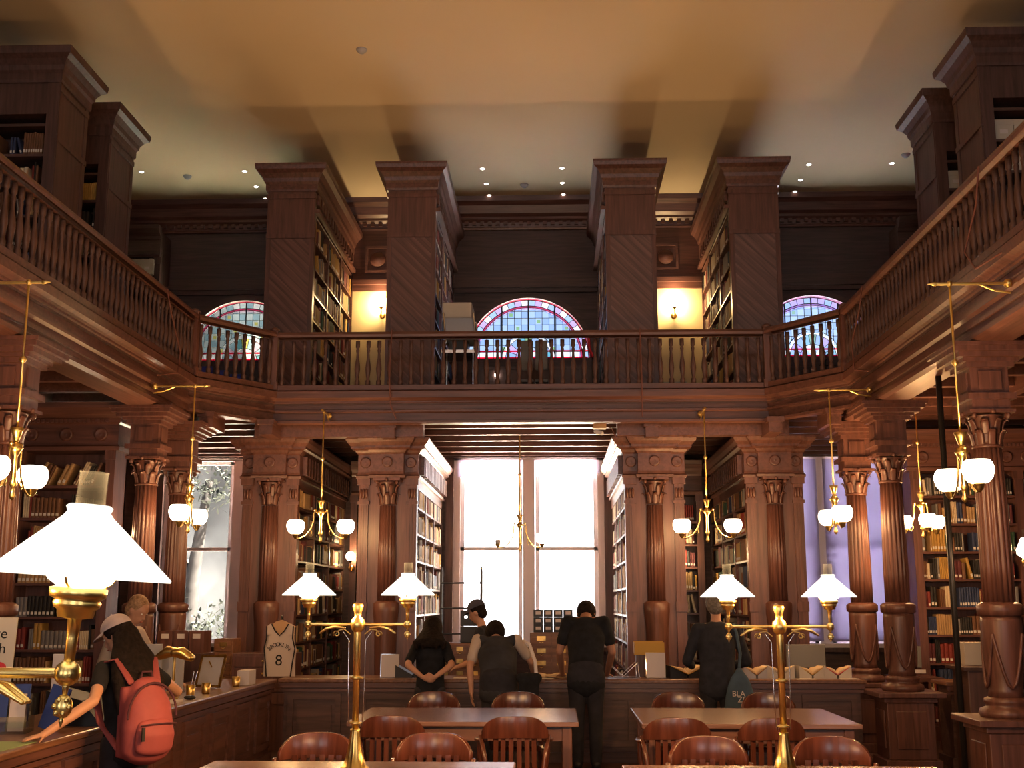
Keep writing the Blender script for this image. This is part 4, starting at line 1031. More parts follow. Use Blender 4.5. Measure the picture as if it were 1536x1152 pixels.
def person(name, label, loc, rz, H, lean=.1, neck=.3, yaw=0., arms=None, shirt='blackcloth', trousers='trouser', skin='skin', hair='hairb', longhair=0, cap=None,
           sleeve=.55, width=1., voxel=.011, sleeve_mat=None, stance=.1, depth=1., foot=(0, 0), shrug=0., hairvol=1.):
    s = H/1.62
    t = thing(name, label, 'person', loc, rz=rz)
    R = Matrix.Rotation(-rz, 4, 'Z'); L0 = V(loc)
    def lo(p): return R @ (V(p)-L0)
    sp = V((0, sin(lean), cos(lean))); pel = V((0, 0, .86*s)); X = V((1, 0, 0))
    waist = pel+V((0, sin(lean*.5), cos(lean*.5)))*.14*s; chest = waist+sp*.2*s; nb = waist+sp*.385*s
    nd = V((sin(yaw)*-sin(neck)*1, sin(neck)*cos(yaw), cos(neck)))
    head = nb+V((0, sin((lean+neck)*.5), cos((lean+neck)*.5)))*.075*s+nd*.11*s
    sh = [nb-sp*.05*s+X*(q*.165*s*width)+V((0, 0, shrug)) for q in (-1, 1)]
    b = MB(); g = lambda a, c_: (a*s*width, c_*s*depth)
    b.tube([pel-V((0, 0, .05*s)), waist, chest, nb-sp*.05*s], [g(.15, .1), g(.128, .088), g(.155, .105), g(.12, .07)], n=20, side=X)
    b.tube([sh[0], nb-sp*.035*s, sh[1]], [.05*s, .058*s, .05*s], n=12)
    b.tube([nb-sp*.03*s, nb+(head-nb)*.5, head], [.056*s, .05*s, .05*s], n=12)
    # head
    hb = MB(); hs = s*1.02
    hb.ball((0, .0, .02*hs), (.074*hs, .095*hs, .1*hs), n=20); hb.ball((0, .02*hs, -.045*hs), (.056*hs, .07*hs, .07*hs), n=16); hb.ball((0, .06*hs, -.088*hs), (.026*hs, .026*hs, .024*hs), n=10)
    hb.tube([(0, .088*hs, .015*hs), (0, .108*hs, -.03*hs)], [.009*hs, .014*hs], n=8); hb.ball((.0, .088*hs, -.062*hs), (.026*hs, .012*hs, .009*hs), n=10)
    hb.tube([(-.045*hs, .078*hs, .03*hs), (0, .092*hs, .028*hs), (.045*hs, .078*hs, .03*hs)], .009*hs, n=8)
    for q in (-1, 1): hb.ball((q*.076*hs, -.005*hs, -.005*hs), (.011*hs, .02*hs, .031*hs), n=10)
    HM = Matrix.Translation(head) @ Matrix.Rotation(yaw, 4, 'Z') @ Matrix.Rotation(-neck, 4, 'X')
    b.add(hb.v, hb.f, 0, True, HM)
    # legs
    legs = []
    for q in (-1, 1):
        hip = pel+X*(q*.082*s)-V((0, 0, .03*s)); kn = V((q*stance*s, .02*s+foot[0]*(q > 0), .46*s)); an = V((q*stance*s, -.02*s+foot[1]*(q > 0), .075*s))
        legs.append((hip, kn, an)); b.tube([hip, hip*.5+kn*.5, kn, kn*.6+an*.4, an], [.086*s, .07*s, .052*s, .05*s, .034*s], n=14)
    ar = []
    for q in (0, 1):
        e, w, hd, pn = [lo(arms[q][0]), lo(arms[q][1]), R.to_3x3() @ V(arms[q][2]), R.to_3x3() @ V(arms[q][3])]
        ar.append((sh[q], e, w))
        b.tube([sh[q], sh[q]*.5+e*.5, e], [.048*s, .044*s, .037*s], n=12); b.tube([e, e*.6+w*.4, w], [.037*s, .036*s, .025*s], n=12)
        hand(b, w, hd, pn, 1 if q == 0 else -1, s*.96, arms[q][4] if len(arms[q]) > 4 else .35)
    skinned(b, 'body', M[skin], t, voxel)
    # clothes follow the body
    gs = lambda a, c_: (a*s*width+.016, c_*s*depth+.016)
    c = MB(); c.tube([pel-V((0, 0, .1*s)), waist, chest, nb-sp*.055*s], [gs(.155, .107), gs(.14, .097), gs(.158, .107), gs(.118, .07)], n=22, side=X)
    c.tube([sh[0], nb-sp*.05*s, sh[1]], [.058*s, .06*s, .058*s], n=12)
    csl = []
    for A, E_, W_ in ar:
        if sleeve <= 0: continue
        cs = c if sleeve_mat is None else MB(); csl.append(cs)
        if sleeve <= 1: cs.tube([A, A+(E_-A)*sleeve*.5, A+(E_-A)*sleeve], [.06*s, .058*s, .057*s], n=14)
        else: cs.tube([A, A*.5+E_*.5, E_], [.062*s, .058*s, .052*s], n=14); cs.tube([E_, E_*.5+W_*.5, W_*.95+E_*.05], [.052*s, .048*s, .04*s], n=14)
    skinned(c, 'shirt' if sleeve <= 1 else 'jacket', M[shirt], t, voxel, 3)
    if sleeve_mat is not None: [skinned(q_, 'sleeve', M[sleeve_mat], t, voxel, 3) for q_ in csl]
    p = MB(); p.tube([pel-V((0, 0, .08*s)), pel+V((0, .005, .06*s))], [gs(.152, .104), gs(.14, .097)], n=20, side=X)
    for hip, kn, an in legs: p.tube([hip, hip*.5+kn*.5, kn, an+V((0, 0, .0))], [.1*s, .084*s, .068*s, .056*s], n=14)
    skinned(p, 'trousers', M[trousers], t, voxel, 3)
    for hip, kn, an in legs:
        f = MB(); f.tube([(an.x, an.y-.03*s, .045*s), (an.x, an.y+.06*s, .045*s), (an.x, an.y+.16*s, .035*s)], [(.04*s, .04*s), (.045*s, .04*s), (.042*s, .028*s)], n=14, side=X)
        f.box(an.x-.042*s, an.x+.042*s, an.y-.07*s, an.y+.19*s, 0, .015)
        f.build('shoe', M['black'], t, world=False)
    # face details
    fd = MB()
    for q in (-1, 1): fd.ball((q*.03*hs, .084*hs, .008*hs), (.013*hs, .01*hs, .008*hs), n=10)
    me = MB(); me.add(fd.v, fd.f, 0, True, HM); me.build('eyes', M['eye'], t, world=False)
    lp = MB(); lp.ball((0, .098*hs, -.062*hs), (.022*hs, .008*hs, .006*hs), n=10); m2 = MB(); m2.add(lp.v, lp.f, 0, True, HM); m2.build('lips', M['lip'], t, world=False)
    # hair
    hh = MB(); hv = hairvol
    hh.ball((0, -.018*hs, .035*hs), (.083*hs*hv, .1*hs*hv, .1*hs*hv), n=20); hh.ball((0, -.05*hs, -.02*hs), (.075*hs*hv, .062*hs*hv, .075*hs*hv), n=16)
    h2 = MB(); h2.add(hh.v, hh.f, 0, True, HM)
    if longhair:
        bk = nb-V((0, .1*s, -.02*s)); top = HM @ V((0, -.06*hs, 0))
        e1 = nb-sp*longhair*.45*s-V((0, .165*s*depth, 0)); e2 = nb-sp*longhair*s-V((0, .175*s*depth, 0))
        h2.tube([top, bk, e1, e2], [(.1*s, .06*s), (.15*s, .07*s), (.18*s, .065*s), (.12*s, .035*s)], n=14, side=X)
        for q in (-1, 0, 1, .5, -.5): h2.tube([top+X*q*.04, bk+X*q*.125*s, e1+X*q*.16*s, e2+X*q*.15*s-V((0, 0, .02+.02*abs(q)))], [.034*s, .045*s, .042*s, .02*s], n=8)
    skinned(h2, 'hair', M[hair], t, voxel*.9, 2)
    if cap:
        cm = MB(); n = 22
        prof = [(.1*hs*cos(q*PI/2/7), .095*hs*sin(q*PI/2/7)) for q in range(7)]+[(.0, .097*hs)]
        vs = []
        for r, z in prof:
            for i in range(n): a = 2*PI*i/n; vs.append((r*cos(a)*.93, r*sin(a)*1.12-.01*hs, .055*hs+z))
        m_ = len(prof); fs = [(j*n+i, j*n+(i+1) % n, (j+1)*n+(i+1) % n, (j+1)*n+i) for j in range(m_-1) for i in range(n)]
        cm.add(vs, fs, 0, True)
        bv = []; bf = []
        for zoff in (0, -.006):
            for j in range(9):
                a = -1.1+2.2*j/8
                for q, rr in ((0, 1.), (1, 1.+.75*cos(a*1.1))): bv.append((.094*hs*sin(a)*rr**.35, .1*hs*cos(a)*rr, .058*hs-.02*hs*q+zoff))
        for j in range(8): bf += [(2*j, 2*j+1, 2*j+3, 2*j+2), (18+2*j, 18+2*j+2, 18+2*j+3, 18+2*j+1), (2*j+1, 18+2*j+1, 18+2*j+3, 2*j+3)]
        cm.add(bv, bf, 0, True); cm.ball((0, -.01*hs, .153*hs), .008*hs, n=8)
        c2 = MB(); c2.add(cm.v, cm.f, 0, True, HM); co_ = c2.build('cap', M[cap], t, world=False)
    t['_nb'] = tuple(nb); return t, (nb, chest, waist, pel, sp, sh, HM)

D = V((0, 0, -1))
# woman with the coral backpack
pw, jw = person('person', 'person in pale cap and black top wearing a coral backpack, leaning on left counter', (-2.26, 7.45, 0), radians(52), 1.46, lean=.17, neck=.45, yaw=.55,
    arms=[[(-2.33, 7.06, 1.03), (-2.5, 6.78, .865), (-.55, -.8, -.12), (0, 0, -1), .12], [(-2.12, 7.98, 1.02), (-2.42, 8.1, .9), (-.9, .3, -.2), (0, 0, -1), .15]],
    longhair=.3, cap='cap', voxel=.0085, hairvol=1.05)
# older person behind the left counter
person('person', 'fair-haired person in a pale collar bending forward behind the left counter', (-3.72, 10.95, 0), radians(-110), 1.66, lean=.45, neck=.55,
    arms=[[(-3.35, 11.2, 1.02), (-3.15, 11.1, .9), (1, -.2, -.3), (0, 0, -1)], [(-3.45, 10.62, 1.02), (-3.2, 10.55, .9), (1, -.1, -.3), (0, 0, -1)]],
    shirt='lightcloth', sleeve=1.5, hair='hairl')
# woman with her hands behind her back
person('person', 'person in a black T-shirt with both hands clasped behind the back, at the counter', (-.84, 12.02, 0), 0, 1.43, lean=.14, neck=1.05,
    arms=[[(-1.05, 11.86, 1.0), (-.89, 11.78, .885), (1, -.1, -.35), (0, 1, .2), .5], [(-.61, 11.86, 1.0), (-.77, 11.78, .885), (-1, -.14, -.2), (0, 1, .2), .5]],
    longhair=.03, sleeve=.75, hairvol=1.4)
# person bent over the counter
person('person', 'broad person in a dark vest with pale short sleeves, bending over the counter', (-.14, 11.75, 0), .12, 1.56, lean=.74, neck=1.35, width=1.22, depth=1.2, shrug=.05, hairvol=1.28,
    arms=[[(-.43, 11.85, .98), (-.41, 11.8, .74), (.05, .1, -1), (1, 0, 0)], [(.17, 12.1, 1.02), (.2, 12.4, .875), (.1, 1, -.1), (0, 0, -1)]],
    shirt='vest', sleeve_mat='lightcloth', sleeve=.7)
# tall man leaning with straight arms
person('person', 'tall person in black leaning on the counter with both straight arms', (.72, 11.95, 0), -.05, 1.72, lean=.4, neck=1.5, shrug=.03, hairvol=1.15, stance=.085, width=1.06,
    arms=[[(.46, 12.1, 1.12), (.49, 12.42, .88), (0, 1, -.15), (0, 0, -1), .1], [(.99, 12.1, 1.12), (.95, 12.42, .88), (0, 1, -.15), (0, 0, -1), .1]],
    sleeve=.65, skin='skind')
# man in the dark jacket
person('person', 'grey-haired person in a dark navy jacket at the counter, carrying a blue tote bag', (2.02, 11.95, 0), -.15, 1.64, lean=.14, neck=.5, hairvol=1.2, width=1.1,
    arms=[[(1.74, 12.08, 1.03), (1.82, 12.38, .97), (.1, 1, -.1), (0, 0, -1)], [(2.33, 12.05, 1.03), (2.24, 12.36, .97), (-.2, 1, -.1), (0, 0, -1)]],
    shirt='navycloth', sleeve=1.5, hair='hairg')
# person in a cap behind the counter
person('person', 'person in a dark cap seen from the side, in front of the bright window', (-.3, 13.5, 0), radians(75), 1.57, lean=.25, neck=.4,
    arms=[[(-.48, 13.28, .98), (-.68, 13.2, .9), (-1, 0, -.2), (0, 0, -1)], [(-.42, 13.78, .98), (-.66, 13.74, .9), (-1, 0, -.2), (0, 0, -1)]],
    sleeve=.25, cap='capd', shirt='navycloth')

# backpack worn by the woman on the left
def backpack():
    rz = radians(52); f = V((-sin(rz), cos(rz), 0)); r = V((cos(rz), sin(rz), 0)); c = V((-2.26, 7.45, .9))-f*.215
    t = thing('backpack', 'coral red backpack worn by the person in the pale cap', 'backpack', c, rz=rz)
    b = MB(); b.tube([(0, .0, -.17), (0, -.005, -.05), (0, .005, .1), (0, .02, .2)], [(.165, .1), (.175, .11), (.15, .095), (.1, .06)], n=24, side=(1, 0, 0))
    b.box(-.15, .15, .04, .1, -.22, .2); skinned(b, 'body', M['coral'], t, .012, 8)
    p = MB(); p.tube([(0, -.085, -.16), (0, -.095, -.08), (0, -.085, -.02)], [(.13, .05), (.135, .055), (.12, .04)], n=20, side=(1, 0, 0)); skinned(p, 'front_pocket', M['coral'], t, .01, 5)
    MB().tube([(-.12, -.128, -.02), (-.05, -.138, -.015), (.05, -.138, -.015), (.12, -.128, -.02)], .005, n=6).build('zipper', M['coraldark'], t, world=False)
    MB().tube([(.165*cos(a)*1.02, -.055-.0*sin(a), .02+.2*sin(a)) for a in [PI*k/16 for k in range(17)]], .008, n=6).build('zipper', M['coraldark'], t, world=False)
    MB().box(-.125, -.105, -.15, -.14, -.11, -.03).build('zip_pull', M['black'], t, world=False)
    MB().tube([(-.04, .03, .25), (-.03, .03, .285), (.03, .03, .285), (.04, .03, .25)], .008, n=6).build('grab_loop', M['coraldark'], t, world=False)
    for q in (-1, 1): MB().tube([(q*.09, .05, .22), (q*.13, .16, .36), (q*.15, .3, .33), (q*.15, .355, .18), (q*.16, .26, -.02), (q*.13, .09, -.17)], [(.026, .008)]*6, n=8, side=(1, 0, 0)).build('shoulder_strap', M['coral'], t, world=False)
backpack()

def tote():
    t = thing('tote_bag', 'blue-grey canvas tote bag with white lettering hanging beside the navy jacket', 'bag', (2.2, 11.72, .72), rz=.1)
    b = MB(); vs = []; fs = []; n = 20
    rows = [(-.2, .165, .05), (-.12, .16, .06), (.0, .14, .055), (.1, .115, .045), (.17, .085, .03), (.23, .04, .018), (.26, .02, .012)]
    for z, rx, ry in rows:
        for i in range(n): a = 2*PI*i/n; vs.append((rx*copysign(abs(cos(a))**.7, cos(a)), ry*sin(a), z))
    for j in range(len(rows)-1):
        for i in range(n): fs.append((j*n+i, j*n+(i+1) % n, (j+1)*n+(i+1) % n, (j+1)*n+i))
    fs.append(tuple(range(n))); fs.append(tuple((len(rows)-1)*n+i for i in range(n))[::-1]); b.add(vs, fs, 0, True)
    b.build('bag_body', M['tote'], t, world=False)
    MB().tube([(0, 0, .25), (.02, .02, .4), (.0, .06, .6), (-.01, .13, .68), (-.01, .3, .64)], [(.016, .006)]*5, n=6, side=(1, 0, 0)).build('strap', M['tote'], t, world=False)
    for s_, z, x in (('BLA', .0, -.03), ('ZEN', -.055, .03)):
        l = MB(); vs, fs = text_mesh(s_, .075); l.add([(v[0]+x, -.066+v[2], v[1]+z) for v in vs], fs)
        l.build('lettering', M['card'], t, world=False)
tote()
def satchel():
    t = thing('shoulder_bag', 'black shoulder bag hanging at the right side of the bending person', 'bag', (.16, 11.62, .74))
    b = MB(); b.box(-.1, .1, -.05, .06, -.17, .17).tube([(-.08, 0, .15), (.08, 0, .15)], .05, n=12); skinned(b, 'bag_body', M['blackcloth'], t, .012, 5)
    MB().tube([(.07, 0, .17), (.06, .05, .3), (.0, .12, .47), (-.06, .26, .5)], [(.018, .005)]*4, n=6, side=(1, 0, 0)).build('strap', M['card'], t, world=False)
satchel()

# ------------------------------------------------------------------ things on and behind the counters
def signcard(x, y, w, h, label, m='card', rz=0., tilt=.08, z=ZK, name='sign_card'):
    t = thing(name, label, 'sign', (x, y, z), rz=rz); R_ = Matrix.Rotation(-tilt, 4, 'X')
    MB().box(-w/2, w/2, -.004, .004, 0.004, h, T=R_).build('card', M[m], t, world=False)
    MB().box(-w/2, w/2, -.01, .09, 0, .004).box(-w/2-.004, w/2+.004, .005, .009, .004, h+.004, T=R_).build('stand', M['acrylic'], t, world=False)
    return t
signcard(-1.33, 12.6, .19, .24, 'blank white sign card standing on the counter left of the clasped hands')
signcard(1.47, 12.62, .2, .26, 'white box-like sign card on the counter, below the mustard tray')
def obox(name, label, cat, x0, x1, y0, y1, z0, z1, m, bev=.006, group=None, extra=None):
    o = MB().box(x0, x1, y0, y1, z0, z1).build(name, M[m], bevel=bev); tag(o, label, cat, group); return o
t = thing('paper_tray', 'mustard yellow tray standing behind the white sign card', 'tray', (1.42, 12.9, 1.04))
MB().box(1.26, 1.58, 12.8, 12.98, 1.06, 1.07).box(1.26, 1.27, 12.8, 12.98, 1.06, 1.19).box(1.57, 1.58, 12.8, 12.98, 1.06, 1.19).box(1.26, 1.58, 12.97, 12.98, 1.06, 1.2).box(1.26, 1.58, 12.79, 12.8, 1.06, 1.19).build('tray_body', M['yellowtray'], t)
MB().box(1.28, 1.56, 12.82, 12.96, ZK, 1.06).build('riser', M['dark'], t)

def open_book(x, y, z, rz, label, cover='tan', w=.17, d=.26, spread=.32, group='open books laid out on the counter', cradle=None):
    """open book: two bowed page blocks over a cover, optionally on a black cradle"""
    t = thing('open_book', label, 'book', (x, y, z), group, rz=rz)
    zz = 0
    cv = MB(); pg = MB()
    for s in (-1, 1):
        n = 8; vs = []; fs = []
        for k in range(n+1):
            q = k/n; xx = s*w*q; h = .012+.03*sin(PI*min(1, q*1.15+.05))*(1-q*.4)+spread*w*q*.9
            vs += [(xx, -d/2, spread*w*q*.9+.006), (xx, d/2, spread*w*q*.9+.006), (xx, d/2, h), (xx, -d/2, h)]
        for k in range(n):
            for j in range(4): fs.append((4*k+j, 4*k+(j+1) % 4, 4*k+4+(j+1) % 4, 4*k+4+j))
        fs += [(0, 1, 2, 3), (4*n+3, 4*n+2, 4*n+1, 4*n)]
        pg.add(vs, fs, 0, True)
        vs = [(0, -d/2-.006, 0), (0, d/2+.006, 0), (s*(w+.008), d/2+.006, spread*(w+.008)*.9), (s*(w+.008), -d/2-.006, spread*(w+.008)*.9)]
        cv.add(vs+[(a, b, c+.006) for a, b, c in vs], [(0, 1, 2, 3), (7, 6, 5, 4), (0, 1, 5, 4), (1, 2, 6, 5), (2, 3, 7, 6), (3, 0, 4, 7)])
    cv.build('cover', M[cover], t, world=False); pg.build('pages', M['papery'], t, world=False)
    return t
def cradle(x, y, rz, label, w=.2, m='black', z=ZK):
    t = thing('book_cradle', label, 'book stand', (x, y, z), 'foam book cradles', rz=rz)
    for s in (-1, 1):
        MB().prism([(s*.01, 0), (s*w, 0), (s*w, .13), (s*.01, .03)], -.11, .11).build('wedge', M[m], t, world=False)
open_book(.2, 12.68, ZK, .15, 'open pale book on the counter between the bending and the tall person', spread=.1)
open_book(.5, 12.66, ZK, -.1, 'open pale book on the counter in front of the tall person', spread=.12)
cradle(-1.08, 12.7, 0, 'black foam cradle on the counter left of the clasped hands', .19)
cradle(1.78, 12.72, .2, 'black foam cradle under the orange open book, beside the navy jacket', .19)
open_book(1.78, 12.72, ZK+.04, .2, 'open book with orange cover on a black cradle, beside the navy jacket', 'yellowtray', spread=.5)
def acrylic_stand(x, y, rz, label, w=.16, h=.16):
    t = thing('book_stand', label, 'book stand', (x, y, ZK), 'clear acrylic book stands', rz=rz)
    m = MB()
    for yy in (-.08, .08): m.tube([(-w, yy, .01), (-w*.9, yy, h), (0, yy, .02), (w*.9, yy, h), (w, yy, .01)], .006, n=6)
    m.build('wire_frame', M['chrome'], t, world=False)
    MB().box(-w, w, -.09, .09, 0, .008).build('foot_plate', M['acrylic'], t, world=False)
acrylic_stand(1.12, 12.68, .1, 'clear zigzag acrylic book stand beside the white sign card', .17)
for k, (x, rz, cv, lb) in enumerate(((2.5, .5, 'tan', 'slanted book with orange page edges just right of the tote bag'), (2.78, -.4, 'archive', 'pale open book on the counter left of the right lamp pole'), (3.08, .4, 'yellowtray', 'open book with tan pages right of the right lamp pole'), (3.36, -.2, 'red', 'open book with a red cover at the right end of the counter'))):
    cradle(x, 12.7, rz*.3, 'foam cradle under '+lb, .14, 'archive' if k else 'palegrey')
    open_book(x, 12.7, ZK+.035, rz*.3, lb, cv, w=.12, d=.2, spread=.7)
for k, (x, y, lb) in enumerate(((3.0, 12.5, 'loose pale sheet on the counter edge right of the right lamp pole'), (3.45, 12.55, 'loose pale sheet near the foot of the dark fluted column'), (.3, 12.5, 'white sheet at the counter edge by the bending person'), (-.55, 12.55, 'white sheet on the counter between the two black-clad visitors'))):
    tag(MB().box(x-.1, x+.1, y-.05, y+.07, ZK, ZK+.004).build('paper_sheet', M['paper']), lb, 'paper')

def drawer_cabinet(x0, x1, y0, y1, z0, z1, cols, rows, label, name='card_catalog', m='catalog'):
    t = thing(name, label, 'cabinet', ((x0+x1)/2, y0, z0))
    MB().box(x0, x1, y0, y1, z0, z1).build('carcass', M[m], t, bevel=.005)
    w = (x1-x0-.03)/cols; h = (z1-z0-.03)/rows
    for i in range(cols):
        for j in range(rows):
            a, b = x0+.015+i*w+.006, x0+.015+(i+1)*w-.006; c, d = z0+.015+j*h+.006, z0+.015+(j+1)*h-.006
            if d < .7: continue
            dr = MB().box(a, b, y0-.012, y0+.01, c, d).build('drawer', M[m], t)
            MB().box((a+b)/2-w*.22, (a+b)/2+w*.22, y0-.016, y0-.012, c+(d-c)*.45, c+(d-c)*.85).build('card_holder', M['brassd'], dr)
            MB().tube([((a+b)/2-.02, y0-.014, c+(d-c)*.3), ((a+b)/2, y0-.032, c+(d-c)*.24), ((a+b)/2+.02, y0-.014, c+(d-c)*.3)], .004, n=6).build('drawer_pull', M['brass'], dr)
drawer_cabinet(.13, .62, 13.7, 14.1, 0, 1.27, 2, 9, 'oak card catalogue with brass drawer pulls in front of the middle window')
drawer_cabinet(-.98, -.42, 14.0, 14.4, 0, 1.14, 3, 8, 'oak card catalogue behind the person with clasped hands')
drawer_cabinet(-3.5, -3.28, 13.6, 13.95, 0, 1.2, 1, 9, 'narrow oak card catalogue beside the tall left window')
t = thing('card_catalog', 'low dark drawer cabinet behind the white jersey', 'cabinet', (-2.85, 13.3, 0))
MB().box(-3.2, -2.5, 13.3, 13.7, 0, 1.05).build('carcass', M['wood'], t, bevel=.005)
for j in range(4):
    d_ = MB().box(-3.17, -2.53, 13.285, 13.305, .5+j*.135, .5+j*.135+.115).build('drawer', M['wood'], t); MB().ball((-2.85, 13.275, .56+j*.135), .012, n=8).build('drawer_knob', M['brass'], d_)
for r in range(3):
    for k in range(4):
        x = .17+k*.115; z = 1.27+r*.087
        t = thing('file_box', '%s black labelled file box, %s row, on oak catalogue by middle window' % (('first', 'second', 'third', 'fourth')[k], ('lowest', 'middle', 'top')[r]), 'box', (x+.05, 13.75, z), 'black file boxes on the oak catalogue')
        MB().box(x, x+.108, 13.75, 14.0, z, z+.083).build('body', M['black'], t)
        MB().box(x+.025, x+.085, 13.744, 13.75, z+.03, z+.065).build('card_label', M['card'], t)
t = thing('black_speaker', 'black boxy device with two glowing white dots on the oak catalogue, by the ladder', 'speaker', (-.6, 14.05, 1.14))
MB().box(-.7, -.5, 14.05, 14.25, 1.14, 1.33).build('lower_case', M['black'], t, bevel=.008); MB().box(-.7, -.5, 14.06, 14.25, 1.335, 1.52).build('upper_case', M['black'], t, bevel=.01)
for s in (-1, 1): MB().lathe([(0, .01), (.014, .008), (.018, 0)], n=14, T=Matrix.Translation((-.6+s*.036, 14.06, 1.44)) @ Matrix.Rotation(PI/2, 4, 'X')).build('white_dot', M['downlight'], t)
def ladder():
    t = thing('library_ladder', 'tall dark metal rolling ladder in front of the middle window', 'ladder', (-.72, 14.7, 0))
    for x in (-1.0, -.5): MB().tube([(x, 14.7, .02), (x, 14.75, 1.0), (x, 14.78, 2.0)], .014, n=8).tube([(x, 14.78, 2.0), (x-.0, 14.83, 2.04), (x, 14.88, 2.0), (x, 14.98, .02)], .012, n=8).build('side_rail', M['steel'], t)
    for k in range(6): MB().tube([(-1.0, 14.7+.013*k, .3+.31*k), (-.5, 14.7+.013*k, .3+.31*k)], .011, n=8).build('rung', M['steel'], t)
    MB().box(-1.0, -.5, 14.74, 14.98, 1.1, 1.12).build('step_plate', M['steel'], t)
ladder()
def monitor(x, y, z, w, h, label, rz=0, m='greyplastic'):
    t = thing('computer_monitor', label, 'monitor', (x, y, z), rz=rz)
    MB().box(-w/2, w/2, -.02, .02, .1, .1+h).build('back_case', M[m], t, world=False, bevel=.008)
    MB().box(-w/2+.02, w/2-.02, .02, .024, .12, .08+h).build('screen', M['black'], t, world=False)
    MB().box(-.03, .03, -.02, .02, .01, .1).box(-.1, .1, -.07, .09, 0, .012).build('stand', M['black'], t, world=False)
    MB().box(-w/2+.02, w/2+.02, -.08, -.06, .045, .085).build('cable_tray', M['card'], t, world=False)
t = thing('side_desk', 'dark desk behind the counter before the lavender blind', 'desk', (3.5, 13.8, 0))
MB().box(2.85, 3.53, 13.55, 14.3, .74, .78).build('desktop', M['woodh'], t)
for x in (2.87, 3.46):
    for y in (13.6, 14.2): MB().box(x, x+.06, y, y+.06, 0, .74).build('leg', M['wood'], t)
monitor(3.27, 13.75, .78, .44, .26, 'grey back of a computer monitor in front of the lavender blind')
monitor(4.42, 13.75, .78, .3, .24, 'grey back of a monitor partly behind the fluted columns')
t = thing('side_desk', 'small dark desk behind the two fluted columns on the right', 'desk', (4.5, 13.8, 0))
MB().box(4.26, 4.76, 13.55, 14.2, .74, .78).build('desktop', M['woodh'], t)
for x in (4.28, 4.69):
    for y in (13.6, 14.1): MB().box(x, x+.05, y, y+.05, 0, .74).build('leg', M['wood'], t)
obox('document_box', 'pale box standing on the dark desk at the right, near the large column', 'box', 4.45, 4.68, 11.95, 12.15, 1.0, 1.22, 'archive')
t = thing('display_case', 'low dark slanted cabinet behind the large right column', 'cabinet', (4.9, 11.9, 0))
MB().prism([(4.35, 0), (5.6, 0), (5.6, .98), (4.35, 1.0)], 11.6, 12.05).build('case_body', M['dark'], t, bevel=.01)
MB().box(4.3, 5.65, 11.56, 12.1, .97, 1.0).build('case_top', M['darkh'], t)

# left counter
for k, (x, y, w, h, z, lb) in enumerate(((-3.15, 10.35, .26, .42, .83, 'tall pale grey panel standing on the left counter, the left one of two'), (-2.98, 10.5, .22, .34, .83, 'pale grey panel standing on the left counter, the shorter right one of two'))):
    t = thing('privacy_screen', lb, 'panel', (x, y, z), 'grey desk panels'); MB().box(-w/2, w/2, -.012, .012, 0.01, h+.0).build('board', M['palegrey'], t, world=False, bevel=.004); MB().box(-w/2-.01, w/2+.01, -.04, .04, 0, .012).build('foot', M['greyplastic'], t, world=False)
def banker_lamp(x, y, rz, label, bent):
    t = thing('desk_lamp', label, 'lamp', (x, y, ZK), 'small brass desk lamps', rz=rz); B = M['brass']
    MB().lathe([(.05, 0), (.05, .008), (.03, .02), (.015, .06), (.011, .14)], n=18).build('base', B, t, world=False)
    MB().tube([(0, 0, .1), (0, 0, .3), (.01, 0, .36), (.04, 0, .385), (.07, 0, .38)], .01, n=8).build('stem', B, t, world=False)
    MB().tube([(.0, 0, .37), (.06, 0, .37), (.14, 0, .33)], [(.045, .035), (.06, .05), (.07, .03)], n=14, side=(0, 1, 0)).build('shade', B, t, world=False)
banker_lamp(-2.72, 9.75, .0, 'polished brass desk lamp with curved shade on the left counter', 1)
banker_lamp(-2.78, 9.95, PI-.3, 'second brass desk lamp on the left counter, its shade turned left', 1)
def plaque(x, y, w, h, label, m, rz, tilt):
    t = thing('picture_stand', label, 'frame', (x, y, ZK), rz=rz); R_ = Matrix.Rotation(-tilt, 4, 'X')
    f = MB()
    for a, b, c, d in ((-w/2, -w/2+.02, 0, h), (w/2-.02, w/2, 0, h), (-w/2, w/2, 0, .02), (-w/2, w/2, h-.02, h)): f.box(a, b, -.01, .01, c+.01, d+.01, T=R_)
    f.build('frame', M['brassd'], t, world=False); MB().box(-w/2+.015, w/2-.015, -.004, .004, .02, h, T=R_).build('sheet', M[m], t, world=False)
    MB().tube([(0, .02, h*.8), (0, .12+tilt*h, .0)], .006, n=6).build('strut', M['brassd'], t, world=False)
plaque(-2.85, 9.35, .16, .24, 'gilt framed notice leaning beside the brass desk lamps', 'paper', .5, .3)
plaque(-2.8, 11.0, .26, .3, 'glossy leaning frame on the left counter near its far end', 'palegrey', -.25, .35)
for k, (x, y, lb) in enumerate(((-2.68, 10.1, 'small brass cup on the left counter right of the brass lamps'), (-2.62, 10.35, 'second small brass cup on the left counter, a little farther'), (-2.6, 11.25, 'small brass cup by the leaning glossy frame'))):
    tag(MB().lathe([(.03, 0), (.035, .01), (.04, .09), (.036, .09), (.03, .02), (0, .015)], (x, y, ZK), n=18).build('brass_cup', M['brass'], fix=False), lb, 'cup', 'small brass cups')
for k in range(2): tag(MB().tube([(-2.68+k*.015, 10.1, ZK+.02), (-2.66+k*.03, 10.11, ZK+.2)], .005, n=6).build('pen', M['chrome']), ('slim pen standing in the nearer brass cup, left one', 'slim pen standing in the nearer brass cup, right one')[k], 'pen', 'pens in the brass cup')
tag(MB().ball((-2.56, 9.7, ZK+.018), (.05, .03, .018), n=16).build('computer_mouse', M['black']), 'black oval mouse on the left counter right of the paper pad', 'mouse')
